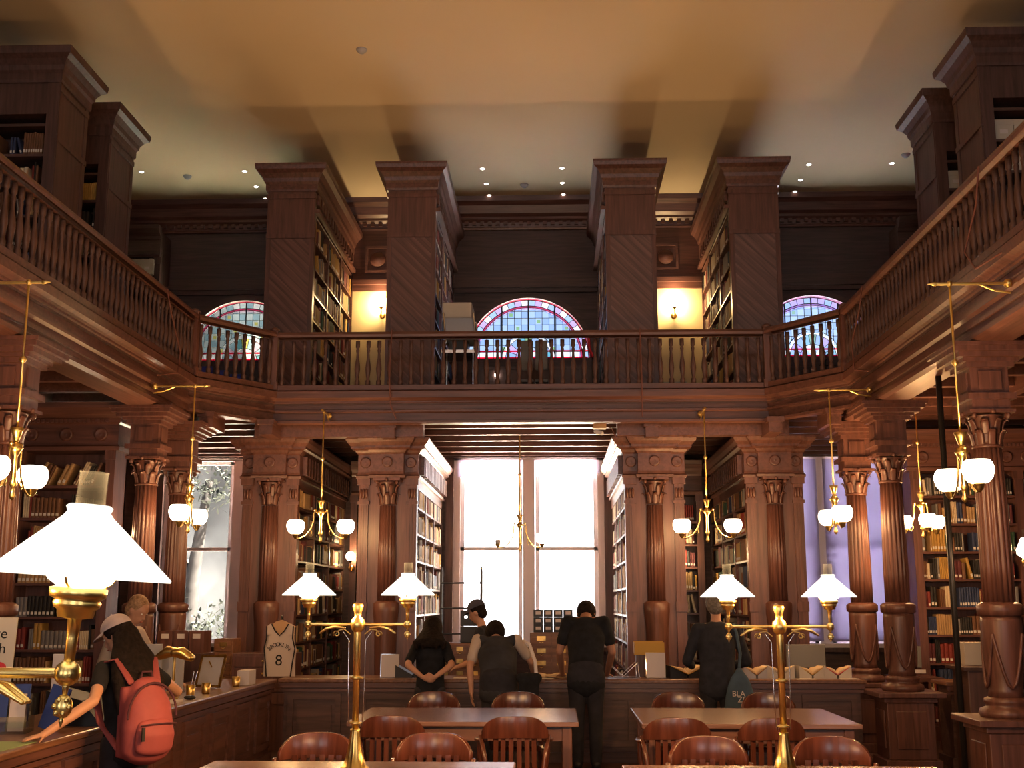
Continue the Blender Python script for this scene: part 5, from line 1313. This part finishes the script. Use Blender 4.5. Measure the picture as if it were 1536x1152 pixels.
tag(MB().box(-2.78, -2.55, 9.28, 9.5, ZK, ZK+.02).build('paper_pad', M['card'], bevel=.003), 'white paper pad on the left counter beside the coral backpack', 'paper')
tag(MB().box(-2.62, -2.5, 11.35, 11.6, ZK, ZK+.14).build('card_box', M['card'], bevel=.004), 'small white box at the far end of the left counter', 'box')
obox('filing_cabinet', 'dark filing cabinet behind the left counter under the labelled boxes', 'cabinet', -3.85, -3.3, 12.58, 12.94, 0, 1.08, 'dark')
for k in range(3):
    x = -3.83+k*.17; t = thing('file_box', '%s brown file box with a white label in front of the tall left window' % ('left', 'middle', 'right')[k], 'box', (x+.08, 12.62, 1.08), 'brown file boxes before the left window')
    MB().box(x, x+.16, 12.62, 12.9, 1.08, 1.31).build('body', M['wood'], t); MB().box(x+.04, x+.12, 12.614, 12.62, 1.23, 1.28).build('card_label', M['card'], t)
# papers and displays near the foreground lamp
for k, (x0, x1, y0, y1, z, m, lb) in enumerate(((-2.9, -2.52, 6.15, 6.75, ZK, 'green', 'pale green sheet lying on the left counter below the foreground lamp'), (-3.1, -2.6, 5.9, 6.4, ZK+.004, 'paper', 'cream paper sheet at the left picture edge on the counter'), (-2.75, -2.5, 8.2, 8.6, ZK, 'paper', 'white sheet on the counter behind the leaning arm'))):
    tag(MB().box(x0, x1, y0, y1, z, z+.003).build('paper_sheet', M[m]), lb, 'paper')
def poster():
    t = thing('poster_stand', 'tall white poster with black lettering and a red disc at the left picture edge', 'sign', (-3.4, 7.9, ZK), rz=.12); R_ = Matrix.Rotation(-.12, 4, 'X')
    MB().box(-.25, .16, -.006, .006, .01, .68, T=R_).build('board', M['paper'], t, world=False)
    l = MB()
    for s_, z in (('ve', .54), ('gh', .44)):
        vs, fs = text_mesh(s_, .1); l.add([(v[0]+.06, -.008+v[2]*.5, v[1]+z) for v in vs], fs, 0, False, R_)
    l.build('lettering', M['ink'], t, world=False)
    MB().lathe([(0, .004), (.05, .003), (.055, 0)], n=22, T=R_ @ Matrix.Translation((.07, -.006, .33)) @ Matrix.Rotation(PI/2, 4, 'X')).build('red_disc', M['red'], t, world=False)
    MB().box(-.25, .16, -.05, .15, 0, .012).build('foot', M['black'], t, world=False)
poster()
def brochures():
    t = thing('brochure_rack', 'clear brochure rack on the left counter under the foreground lamp arm', 'rack', (-3.0, 7.2, ZK), rz=.2)
    MB().box(-.22, .22, -.1, .12, 0, .012).box(-.22, -.21, -.1, .12, 0, .2).box(.21, .22, -.1, .12, 0, .2).box(-.22, .22, -.1, -.095, 0, .1).box(-.22, .22, .0, .005, 0, .16).build('rack_frame', M['acrylic'], t, world=False)
    i = 0
    for r, y in enumerate((-.07, .03)):
        for k in range(4):
            m = ('paper', 'yellowtray', 'blue', 'card', 'red', 'green', 'paper', 'blue')[i]
            o = tag(MB().box(-.045, .045, -.008, .008, 0, .22).box(-.035, .035, -.0095, -.008, .13, .2).build('brochure', M[m], world=False), '%s brochure in the %s row of the clear rack on the left counter' % (('first', 'second', 'third', 'fourth')[k], ('front', 'rear')[r]), 'brochure', 'brochures in the clear rack')
            p = Matrix.Translation((-3.0, 7.2, ZK)) @ Matrix.Rotation(.2, 4, 'Z') @ V((-.155+k*.103, y, .014+.05*r)); o.location = p; o.rotation_euler = (-.18, 0, .2); i += 1
brochures()
tag(MB().box(-.06, .06, -.012, .012, 0, .27, T=Matrix.Translation((-2.72, 7.35, ZK+.005)) @ Matrix.Rotation(.3, 4, 'Y')).build('binder', M['blue'], bevel=.003), 'dark blue binder leaning on the left counter near the resting hand', 'binder')
t = thing('book_cradle', 'black wedge-shaped cradle on the left counter behind the resting hand', 'book stand', (-2.66, 7.75, ZK))
MB().prism([(-2.85, ZK), (-2.5, ZK), (-2.5, ZK+.03), (-2.62, ZK+.16), (-2.85, ZK+.22)], 7.6, 7.95).build('wedge', M['black'], t)
tag(MB().box(-3.12, -3.0, 8.3, 8.33, ZK, ZK+.42).build('document_stand', M['card'], bevel=.004), 'narrow upright white panel behind the brochure rack', 'panel')

# white basketball vest on a stand
def jersey():
    x0, y0 = -2.53, 12.72
    t = thing('basketball_jersey', 'white sleeveless basketball jersey lettered BROOKLYN 8 hanging above the counter', 'jersey', (x0, y0, ZK))
    b = MB(); n = 28; rows = [(.0, .175), (.12, .17), (.22, .172), (.28, .18), (.33, .16), (.38, .15), (.44, .148)]
    vs = []; fs = []
    for z, hw in rows:
        for i in range(n): a = 2*PI*i/n; vs.append((x0+hw*copysign(abs(cos(a))**.75, cos(a)), y0+.045*sin(a), ZK+.005+z))
    for j in range(len(rows)-1):
        for i in range(n): fs.append((j*n+i, j*n+(i+1) % n, (j+1)*n+(i+1) % n, (j+1)*n+i))
    b.add(vs, fs, 0, True)
    b.build('vest', M['jersey'], t, fix=False)
    st = MB()
    for s in (-1, 1):
        st.prism([(x0+s*.148, ZK+.44), (x0+s*.02, ZK+.44), (x0+s*.085, ZK+.545), (x0+s*.105, ZK+.555), (x0+s*.145, ZK+.525)], y0-.04, y0-.025)
        st.prism([(x0+s*.148, ZK+.44), (x0+s*.1, ZK+.44), (x0+s*.085, ZK+.545), (x0+s*.105, ZK+.555), (x0+s*.145, ZK+.525)], y0+.02, y0+.03)
    st.build('shoulder_panel', M['jersey'], t)
    MB().prism([(x0-.1, ZK+.46), (x0+.1, ZK+.46), (x0+.09, ZK+.55), (x0+.05, ZK+.58), (x0-.05, ZK+.58), (x0-.09, ZK+.55)], y0-.005, y0+.012).prism([(x0-.09, ZK+.4), (x0+.09, ZK+.4), (x0+.1, ZK+.46), (x0-.1, ZK+.46)], y0+.0, y0+.012).build('back_lining', M['tan'], t)
    tr = MB()
    tr.tube([(x0-.088, y0-.042, ZK+.548), (x0-.05, y0-.046, ZK+.48), (x0, y0-.05, ZK+.43), (x0+.05, y0-.046, ZK+.48), (x0+.088, y0-.042, ZK+.548)], .007, n=6)
    for s in (-1, 1):
        tr.tube([(x0+s*.143, y0-.04, ZK+.525), (x0+s*.14, y0-.044, ZK+.4), (x0+s*.165, y0-.03, ZK+.3)], .007, n=6)
        tr.tube([(x0+s*.165, y0-.028, ZK+.29), (x0+s*.145, y0-.04, ZK+.14), (x0+s*.13, y0-.044, ZK+.01)], .007, n=6)
    tr.build('dark_trim', M['ink'], t)
    l = MB()
    for k, chx in enumerate('BROOKLYN'):
        a = (k-3.5)*.23; vs, fs = text_mesh(chx, .058)
        l.add(vs, fs, 0, False, Matrix.Translation((x0+.125*sin(a), y0-.0475-.002*cos(a), ZK+.2+.12*cos(a))) @ Matrix.Rotation(a, 4, 'Y') @ Matrix.Rotation(PI/2, 4, 'X'))
    vs, fs = text_mesh('8', .16); l.add(vs, fs, 0, False, Matrix.Translation((x0, y0-.0475, ZK+.12)) @ Matrix.Rotation(PI/2, 4, 'X'))
    l.build('lettering', M['ink'], t)
    h = thing('hanging_stand', 'slim dark stand and wooden hanger carrying the white jersey', 'stand', (x0, y0+.06, ZK))
    MB().tube([(x0, y0+.06, ZK), (x0, y0+.06, ZK+.62), (x0, y0+.03, ZK+.64), (x0, y0+.005, ZK+.6)], .008, n=6).lathe([(.1, 0), (.1, .01), (.02, .02)], (x0, y0+.06, ZK), n=18).build('post', M['steel'], h)
    MB().tube([(x0-.15, y0+.035, ZK+.52), (x0, y0+.035, ZK+.59), (x0+.15, y0+.035, ZK+.52)], .008, n=8).build('hanger', M['tan'], h)
jersey()

# ------------------------------------------------------------------ things up on the gallery and along its rail
def cable(pts, label, r=.008):
    tag(MB().tube(pts, r, n=6).build('hanging_cable', M['cable']), label, 'cable', None)
cable([(-1.55, 13.83, 4.88), (-1.57, 13.82, 4.3), (-1.55, 13.85, 3.95), (-1.49, 13.9, 3.8)], 'brown cable hanging from the straight gallery rail, left of the middle')
cable([(1.47, 13.83, 4.88), (1.48, 13.82, 4.2), (1.48, 13.85, 3.8)], 'brown cable hanging from the straight gallery rail, right of the middle')
cable([(-3.64, 11.75, 4.85), (-3.6, 11.8, 4.6), (-3.58, 12.1, 4.25), (-3.56, 12.0, 4.0), (-3.64, 11.6, 3.9)], 'looped brown cable over the left gallery rail')
cable([(3.64, 8.5, 4.85), (3.6, 8.5, 4.55), (3.58, 8.75, 4.25), (3.56, 8.5, 4.05), (3.64, 8.2, 4.08)], 'looped red-brown cable over the right gallery rail near the picture edge')
cable([(3.64, 11.9, 4.85), (3.6, 11.9, 4.6), (3.58, 12.2, 4.3), (3.57, 12.1, 4.0), (3.64, 11.8, 3.93)], 'looped brown cable over the right gallery rail near the slanting rail')
def reader():
    t = thing('microfilm_reader', 'pale hooded reading machine on a tubular stand behind the gallery rail', 'machine', (-.88, 15.3, ZG))
    MB().box(-1.06, -.66, 15.1, 15.6, 5.34, 5.56).build('hood', M['archive'], t, bevel=.02)
    MB().add([(-1.06, 15.1, 5.34), (-.66, 15.1, 5.34), (-.62, 15.14, 5.06), (-1.02, 15.14, 5.06), (-1.06, 15.6, 5.34), (-.66, 15.6, 5.34), (-.62, 15.6, 5.06), (-1.02, 15.6, 5.06)], [(0, 1, 2, 3), (4, 5, 6, 7), (0, 1, 5, 4), (1, 2, 6, 5), (2, 3, 7, 6), (3, 0, 4, 7)]).build('screen_box', M['palegrey'], t)
    f = MB()
    for x in (-1.04, -.64):
        for y in (15.08, 15.62): f.tube([(x, y, 5.4), (x+.04, y, 5.0), (x, y, 4.9), (x, y, ZG)], .014, n=6)
    f.box(-1.06, -.62, 15.06, 15.64, 4.86, 4.9).box(-1.04, -.64, 15.08, 15.62, 4.4, 4.42); f.build('stand', M['chrome'], t)
    MB().box(-.98, -.72, 15.2, 15.5, 4.9, 5.06).build('base_unit', M['black'], t, bevel=.01)
reader()
t = thing('gallery_desk', 'long dark desk standing before the middle stained window on the gallery', 'desk', (.3, 16.3, ZG))
MB().box(-.75, 1.05, 16.2, 16.9, 4.86, 4.9).box(-.72, 1.02, 16.22, 16.24, ZG, 4.86).box(-.72, -.68, 16.22, 16.88, ZG, 4.86).box(.98, 1.02, 16.22, 16.88, ZG, 4.86).build('desk_body', M['dark'], t)
tag(MB().lathe([(0, .02), (.03, .018), (.034, 0)], n=16, T=Matrix.Translation((-.38, 16.2, 4.78)) @ Matrix.Rotation(PI/2, 4, 'X')).build('round_light', M['downlight']), 'small round white light on the front of the dark gallery desk', 'light')
for k, x in enumerate((.06, .26)):
    t = thing('desk_chair', ('left', 'right')[k]+' grey chair back showing through the gallery balusters', 'chair', (x, 15.6, ZG), 'grey chairs at the gallery desk')
    MB().box(x-.085, x+.085, 15.58, 15.61, 4.72, 5.14).build('backrest', M['greyplastic'], t, bevel=.02); MB().box(x-.09, x+.09, 15.6, 15.95, 4.56, 4.6).build('seat', M['greyplastic'], t, bevel=.01)
    for sx in (-.07, .07):
        for sy in (15.62, 15.92): MB().tube([(x+sx, sy, 4.57), (x+sx, sy, ZG)], .01, n=6, cap=False).build('leg', M['steel'], t)
t = thing('folding_sign', 'curved glossy red panel beside the right gallery bookcase', 'panel', (.93, 15.4, ZG))
MB().tube([(.9, 15.4, 5.12), (.905, 15.4, 4.98), (.95, 15.4, 4.86), (1.0, 15.4, 4.86)], [(.02, .06)]*4, n=10, side=(1, 0, 0)).build('red_shell', M['red'], t); MB().tube([(.95, 15.4, 4.86), (.95, 15.4, ZG)], .012, n=6, cap=False).build('post', M['steel'], t)
for k, x in enumerate((-4.72, -4.5, -4.28)):
    t = thing('stacking_chair', '%s blue stacking chair on the gallery below the left stained window' % ('left', 'middle', 'right')[k], 'chair', (x, 16.8, ZG), 'blue chairs on the left gallery')
    MB().box(x-.09, x+.09, 16.8, 16.83, 4.75, 5.06-.06*k).build('backrest', M['bluechair'], t, bevel=.015); MB().box(x-.09, x+.09, 16.5, 16.82, 4.6, 4.64).build('seat', M['bluechair'], t, bevel=.01)
    for sx in (-.08, .08):
        for sy in (16.52, 16.8): MB().tube([(x+sx, sy, 4.6), (x+sx, sy, ZG)], .009, n=6, cap=False).build('leg', M['chrome'], t)
obox('storage_box', 'pale storage box on the gallery floor left of the blue chairs', 'box', -5.1, -4.86, 16.4, 16.7, 4.62, 4.86, 'palegrey'); 
t = thing('gallery_table', 'small dark table under the pale storage box on the left gallery', 'table', (-5.0, 16.55, ZG))
MB().box(-5.25, -4.84, 16.3, 16.8, 4.58, 4.62).build('tabletop', M['dark'], t)
for sx in (-5.22, -4.9):
    for sy in (16.33, 16.74): MB().box(sx, sx+.03, sy, sy+.03, ZG, 4.58).build('leg', M['dark'], t)
for k, (x, h) in enumerate(((4.34, .5), (4.66, .42))):
    t = thing('potted_plant', ('taller bushy potted plant behind the right slanting gallery rail', 'shorter potted plant behind the right slanting gallery rail')[k], 'plant', (x, 16.6, ZG+.3))
    MB().lathe([(.08, 0), (.1, .18), (.085, .18), (.08, .14)], (x, 16.6, ZG+.3), n=16).build('pot', M['card'], t, fix=False)
    f = MB()
    for q in range(70):
        a = random.uniform(0, 2*PI); r = random.uniform(.02, .1); z = ZG+.5+random.uniform(0, h); c = V((x+r*cos(a), 16.6+r*sin(a), z)); d = V((cos(a), sin(a), random.uniform(-.4, .8))).normalized()*.07; s_ = V((-sin(a), cos(a), 0))*.022
        f.add([c, c+d*.5+s_, c+d, c+d*.5-s_], [(0, 1, 2, 3)])
    f.tube([(x, 16.6, ZG+.4), (x, 16.6, ZG+.5+h*.8)], .008, n=5); f.build('foliage', M['leaf'], t, fix=False)
t = thing('gallery_table', 'small dark table carrying the potted plants on the right gallery', 'table', (4.5, 16.6, ZG))
MB().box(4.2, 4.8, 16.4, 16.8, 4.4, 4.44).build('tabletop', M['dark'], t)
for sx in (4.22, 4.75):
    for sy in (16.42, 16.75): MB().box(sx, sx+.03, sy, sy+.03, ZG, 4.4).build('leg', M['dark'], t)
obox('paper_stack', 'stack of pale papers behind the rail under the right wall lamp', 'paper', 1.98, 2.35, 16.6, 16.9, 4.62, 4.74, 'archive', .002)
t = thing('gallery_table', 'small dark table under the stack of papers by the right wall lamp', 'table', (2.2, 16.7, ZG))
MB().box(1.92, 2.5, 16.5, 17.0, 4.58, 4.62).build('tabletop', M['dark'], t)
for sx in (1.94, 2.44):
    for sy in (16.52, 16.94): MB().box(sx, sx+.04, sy, sy+.04, ZG, 4.58).build('leg', M['dark'], t)
t = thing('security_camera', 'small white camera fixed under the gallery edge right of the middle', 'camera', (.98, 14.15, 3.75))
MB().box(.9, 1.06, 14.12, 14.24, 3.7, 3.76).build('mount_box', M['tan'], t, bevel=.004); MB().tube([(.93, 14.1, 3.66), (1.0, 14.06, 3.63)], .026, n=12).build('camera_body', M['card'], t); MB().tube([(1.06, 14.16, 3.73), (1.13, 14.16, 3.7), (1.17, 14.17, 3.6), (1.16, 14.2, 3.5)], .006, n=6).build('cord', M['cable'], t)

# ------------------------------------------------------------------ outside the tall left window
t = thing('stone_building', 'pale stone building seen blurred through the tall left window', 'building', (-9, 27, 0))
b = MB(); b.box(-14, -5.2, 27, 30, -1, 9)
b.build('facade', M['stone'], t)
for k in range(4):
    for j in range(3): MB().box(-13.2+k*2.1, -12.2+k*2.1, 26.95, 27.02, .8+j*2.7, 2.6+j*2.7).build('window', M['greyplastic'], t)
t = thing('street_tree', 'leafy tree outside the tall left window', 'tree', (-6.9, 23.5, 0))
MB().tube([(-6.9, 23.5, -1), (-6.85, 23.5, 2), (-6.6, 23.5, 4)], [.18, .15, .08], n=10).tube([(-6.85, 23.5, 2), (-7.4, 23.4, 3.2), (-7.8, 23.4, 4.4)], [.1, .07, .03], n=8).build('trunk', M['bark'], t)
f = MB()
for q in range(2600):
    k = random.choice(((-6.4, 4.3, .9), (-7.5, 1.6, .75), (-6.2, .9, .8), (-7.9, 4.6, .6)))
    d = V((random.gauss(0, 1), random.gauss(0, 1), random.gauss(0, 1))).normalized()*k[2]*random.uniform(.5, 1)
    c = V((k[0], 23.5, k[1]))+d; a = V((random.gauss(0, 1), random.gauss(0, 1), random.gauss(0, 1))).normalized()*.09; u = a.cross(V((0, 0, 1)))*.5
    f.add([c-a, c+u, c+a, c-u], [(0, 1, 2, 3)])
f.build('foliage', M['leaf'], t, fix=False)
o = MB().box(-40, 40, YB+.3, 80, -1.2, -1).build('ground_outside', M['paving']); o['kind'] = 'structure'
o = MB().box(-40, 40, -60, YF-.2, -1.2, -1).build('ground_outside', M['asphalt']); o['kind'] = 'structure'

# ------------------------------------------------------------------ build the books
def book_mesh(ci, lb):
    b = MB(); o = [(0, .07), (.12, .02), (.35, 0), (.65, 0), (.88, .02), (1, .07), (1, 1), (.9, 1), (.9, .2), (.1, .2), (.1, 1), (0, 1)]
    n = len(o); vs = [(x, y, z) for z in (0, 1) for x, y in o]
    fs = [tuple(range(n))[::-1], tuple(range(n, 2*n))]+[(i, (i+1) % n, n+(i+1) % n, n+i) for i in range(n)]
    b.add(vs, fs, 0); b.box(.1, .9, .15, .97, .02, .97, 1)
    if lb: b.box(.18, .82, -.006, .02, .1, .24, 2)
    else:
        for z in (.14, .8): b.box(.05, .95, -.004, .03, z, z+.012, 2 if ci in (1, 2, 3, 9, 5) and False else 0)
    return b.mesh('book', [BM[ci], M['papery'], M['label']])
BM = [mat('cloth_'+n.replace(' ', '_'), c, rough=.65, vary=.12, vscale=3) for n, c in BC]
BMESH = {(i, l): book_mesh(i, l) for i in range(10) for l in (False, True)}
def bmat(r):
    return Matrix.Translation(r['p']) @ Matrix.Rotation(r['ang'], 4, 'Z') @ Matrix.Rotation(r['lean'], 4, 'Y') @ Matrix.Diagonal((r['t'], r['d'], r['h'], 1))
bpy.context.view_layer.update()
dg = bpy.context.evaluated_depsgraph_get()
for r in BOOKS:
    T = bmat(r); c = T @ V((.5, -.02, .5)); px, py, z = project(c); a, bb = project(T @ V((0, 0, 0))), project(T @ V((1, 0, 1)))
    r['area'] = abs(a[0]-bb[0])*abs(a[1]-bb[1]); r['px'] = px; r['vis'] = 0
    if -10 < px < 1546 and -10 < py < 1162:
        for q in ((.5, -.03, .5), (.5, -.03, .15), (.5, -.03, .88)):
            c = T @ V(q); d = c-CAMP; ok, loc, nn, idx, ob, mm = SC.ray_cast(dg, CAMP, d.normalized(), distance=d.length-.03)
            if not ok: r['vis'] += 1
shelves = {}
for r in BOOKS: shelves.setdefault(r['shelf'], []).append(r)
NUM = ['first', 'second', 'third', 'fourth', 'fifth', 'sixth', 'seventh', 'eighth', 'ninth', 'tenth', 'eleventh', 'twelfth']+['%dth' % k for k in range(13, 80)]
for k in range(len(NUM)):
    if k+1 > 20 and (k+1) % 10 in (1, 2, 3): NUM[k] = '%d%s' % (k+1, {1: 'st', 2: 'nd', 3: 'rd'}[(k+1) % 10])
for sk, L in shelves.items():
    L.sort(key=lambda r: r['px']); cnt = {}
    for r in L: cnt[r['c']] = cnt.get(r['c'], 0)+1; r['ord'] = cnt[r['c']]
    for r in L: r['label'] = ('only %s book, ' % BC[r['c']][0] if cnt[r['c']] == 1 else '%s %s book from left, ' % (NUM[r['ord']-1], BC[r['c']][0]))+sk[0]
good = sorted([r for r in BOOKS if r['vis'] > 0], key=lambda r: -r['area']*r['vis'])
pick = set(id(r) for r in good[:300])
rest = MB(); RM = []
for r in BOOKS:
    T = bmat(r)
    if id(r) in pick:
        o = bpy.data.objects.new('book', BMESH[(r['c'], r['lb'])]); COL.objects.link(o); o.matrix_world = T
        tag(o, r['label'], 'book', 'books on '+r['shelf'][1])
    else:
        b = MB(); me = BMESH[(r['c'], r['lb'])]
        vs = [T @ v.co for v in me.vertices]
        for mi, idx in ((r['c'], 0), (10, 1), (11, 2)):
            fs = [tuple(p.vertices) for p in me.polygons if p.material_index == idx]
            base = len(rest.v)
            if idx == 0: rest.v += [tuple(v) for v in vs]; base0 = base
            for f_ in fs: rest.f.append(tuple(i+base0 for i in f_)); rest.m.append(mi); rest.s.append(False)
o = rest.build('shelved_books', BM+[M['papery'], M['label']], fix=False)
o['kind'] = 'stuff'; tag(o, 'remaining small old books filling the bookcases of both floors', 'books')
print('BOOKS', len(BOOKS), 'visible', len(good))

# ------------------------------------------------------------------ daylight and rendering
w = bpy.data.worlds.new('World'); SC.world = w; w.use_nodes = True
bg = w.node_tree.nodes['Background']; bg.inputs['Strength'].default_value = 1.0; wn = w.node_tree
tcw = wn.nodes.new('ShaderNodeTexCoord'); sx = wn.nodes.new('ShaderNodeSeparateXYZ'); rp = wn.nodes.new('ShaderNodeValToRGB')   # hazy sky, brightest along the horizon
wn.links.new(tcw.outputs['Generated'], sx.inputs[0]); wn.links.new(sx.outputs['Z'], rp.inputs['Fac']); wn.links.new(rp.outputs['Color'], bg.inputs['Color'])
el = rp.color_ramp.elements; el[0].position = .06; el[0].color = (3.2, 3.2, 3.3, 1); el[1].position = .2; el[1].color = (.62, .68, .78, 1)
sun = bpy.data.lights.new('sun', 'SUN'); sun.energy = 150; sun.angle = .02; sun.color = (1, .84, .6)
so = bpy.data.objects.new('sun', sun); COL.objects.link(so); so.rotation_euler = V((-.65, .03, -.74)).to_track_quat('-Z', 'Y').to_euler()
def portal(c, z, sx, sz):
    l = bpy.data.lights.new('daylight', 'AREA'); l.shape = 'RECTANGLE'; l.size = sx; l.size_y = sz; l.cycles.is_portal = True
    o = bpy.data.objects.new('daylight', l); COL.objects.link(o); o.location = (c, YB+.32, z); o.rotation_euler = (PI/2, 0, PI)
    o.rotation_euler = (-PI/2, 0, 0); return o
for c in (-4.5, 0, 4.5):
    for z, h in ((2.32, 2.75), (6.1, 2.6)): o = portal(c, z, 1.9, h); o.location.y = YF-.22; o.rotation_euler = (PI/2, 0, 0)
for c in WC: portal(c, (WZ0+WZ1)/2, 2*WH, WZ1-WZ0); portal(c, AZ+AR/2, 2*AR, AR)
vs_ = SC.view_settings; vs_.view_transform = 'Standard'; vs_.look = 'None'; vs_.exposure = 1.06; vs_.gamma = 1; vs_.use_curve_mapping = False
cy = SC.cycles; cy.use_denoising = True; cy.max_bounces = 8; cy.diffuse_bounces = 4; cy.glossy_bounces = 3; cy.transparent_max_bounces = 16; cy.sample_clamp_indirect = 12; cy.caustics_reflective = False; cy.caustics_refractive = False
try: cy.use_light_tree = True
except Exception: pass
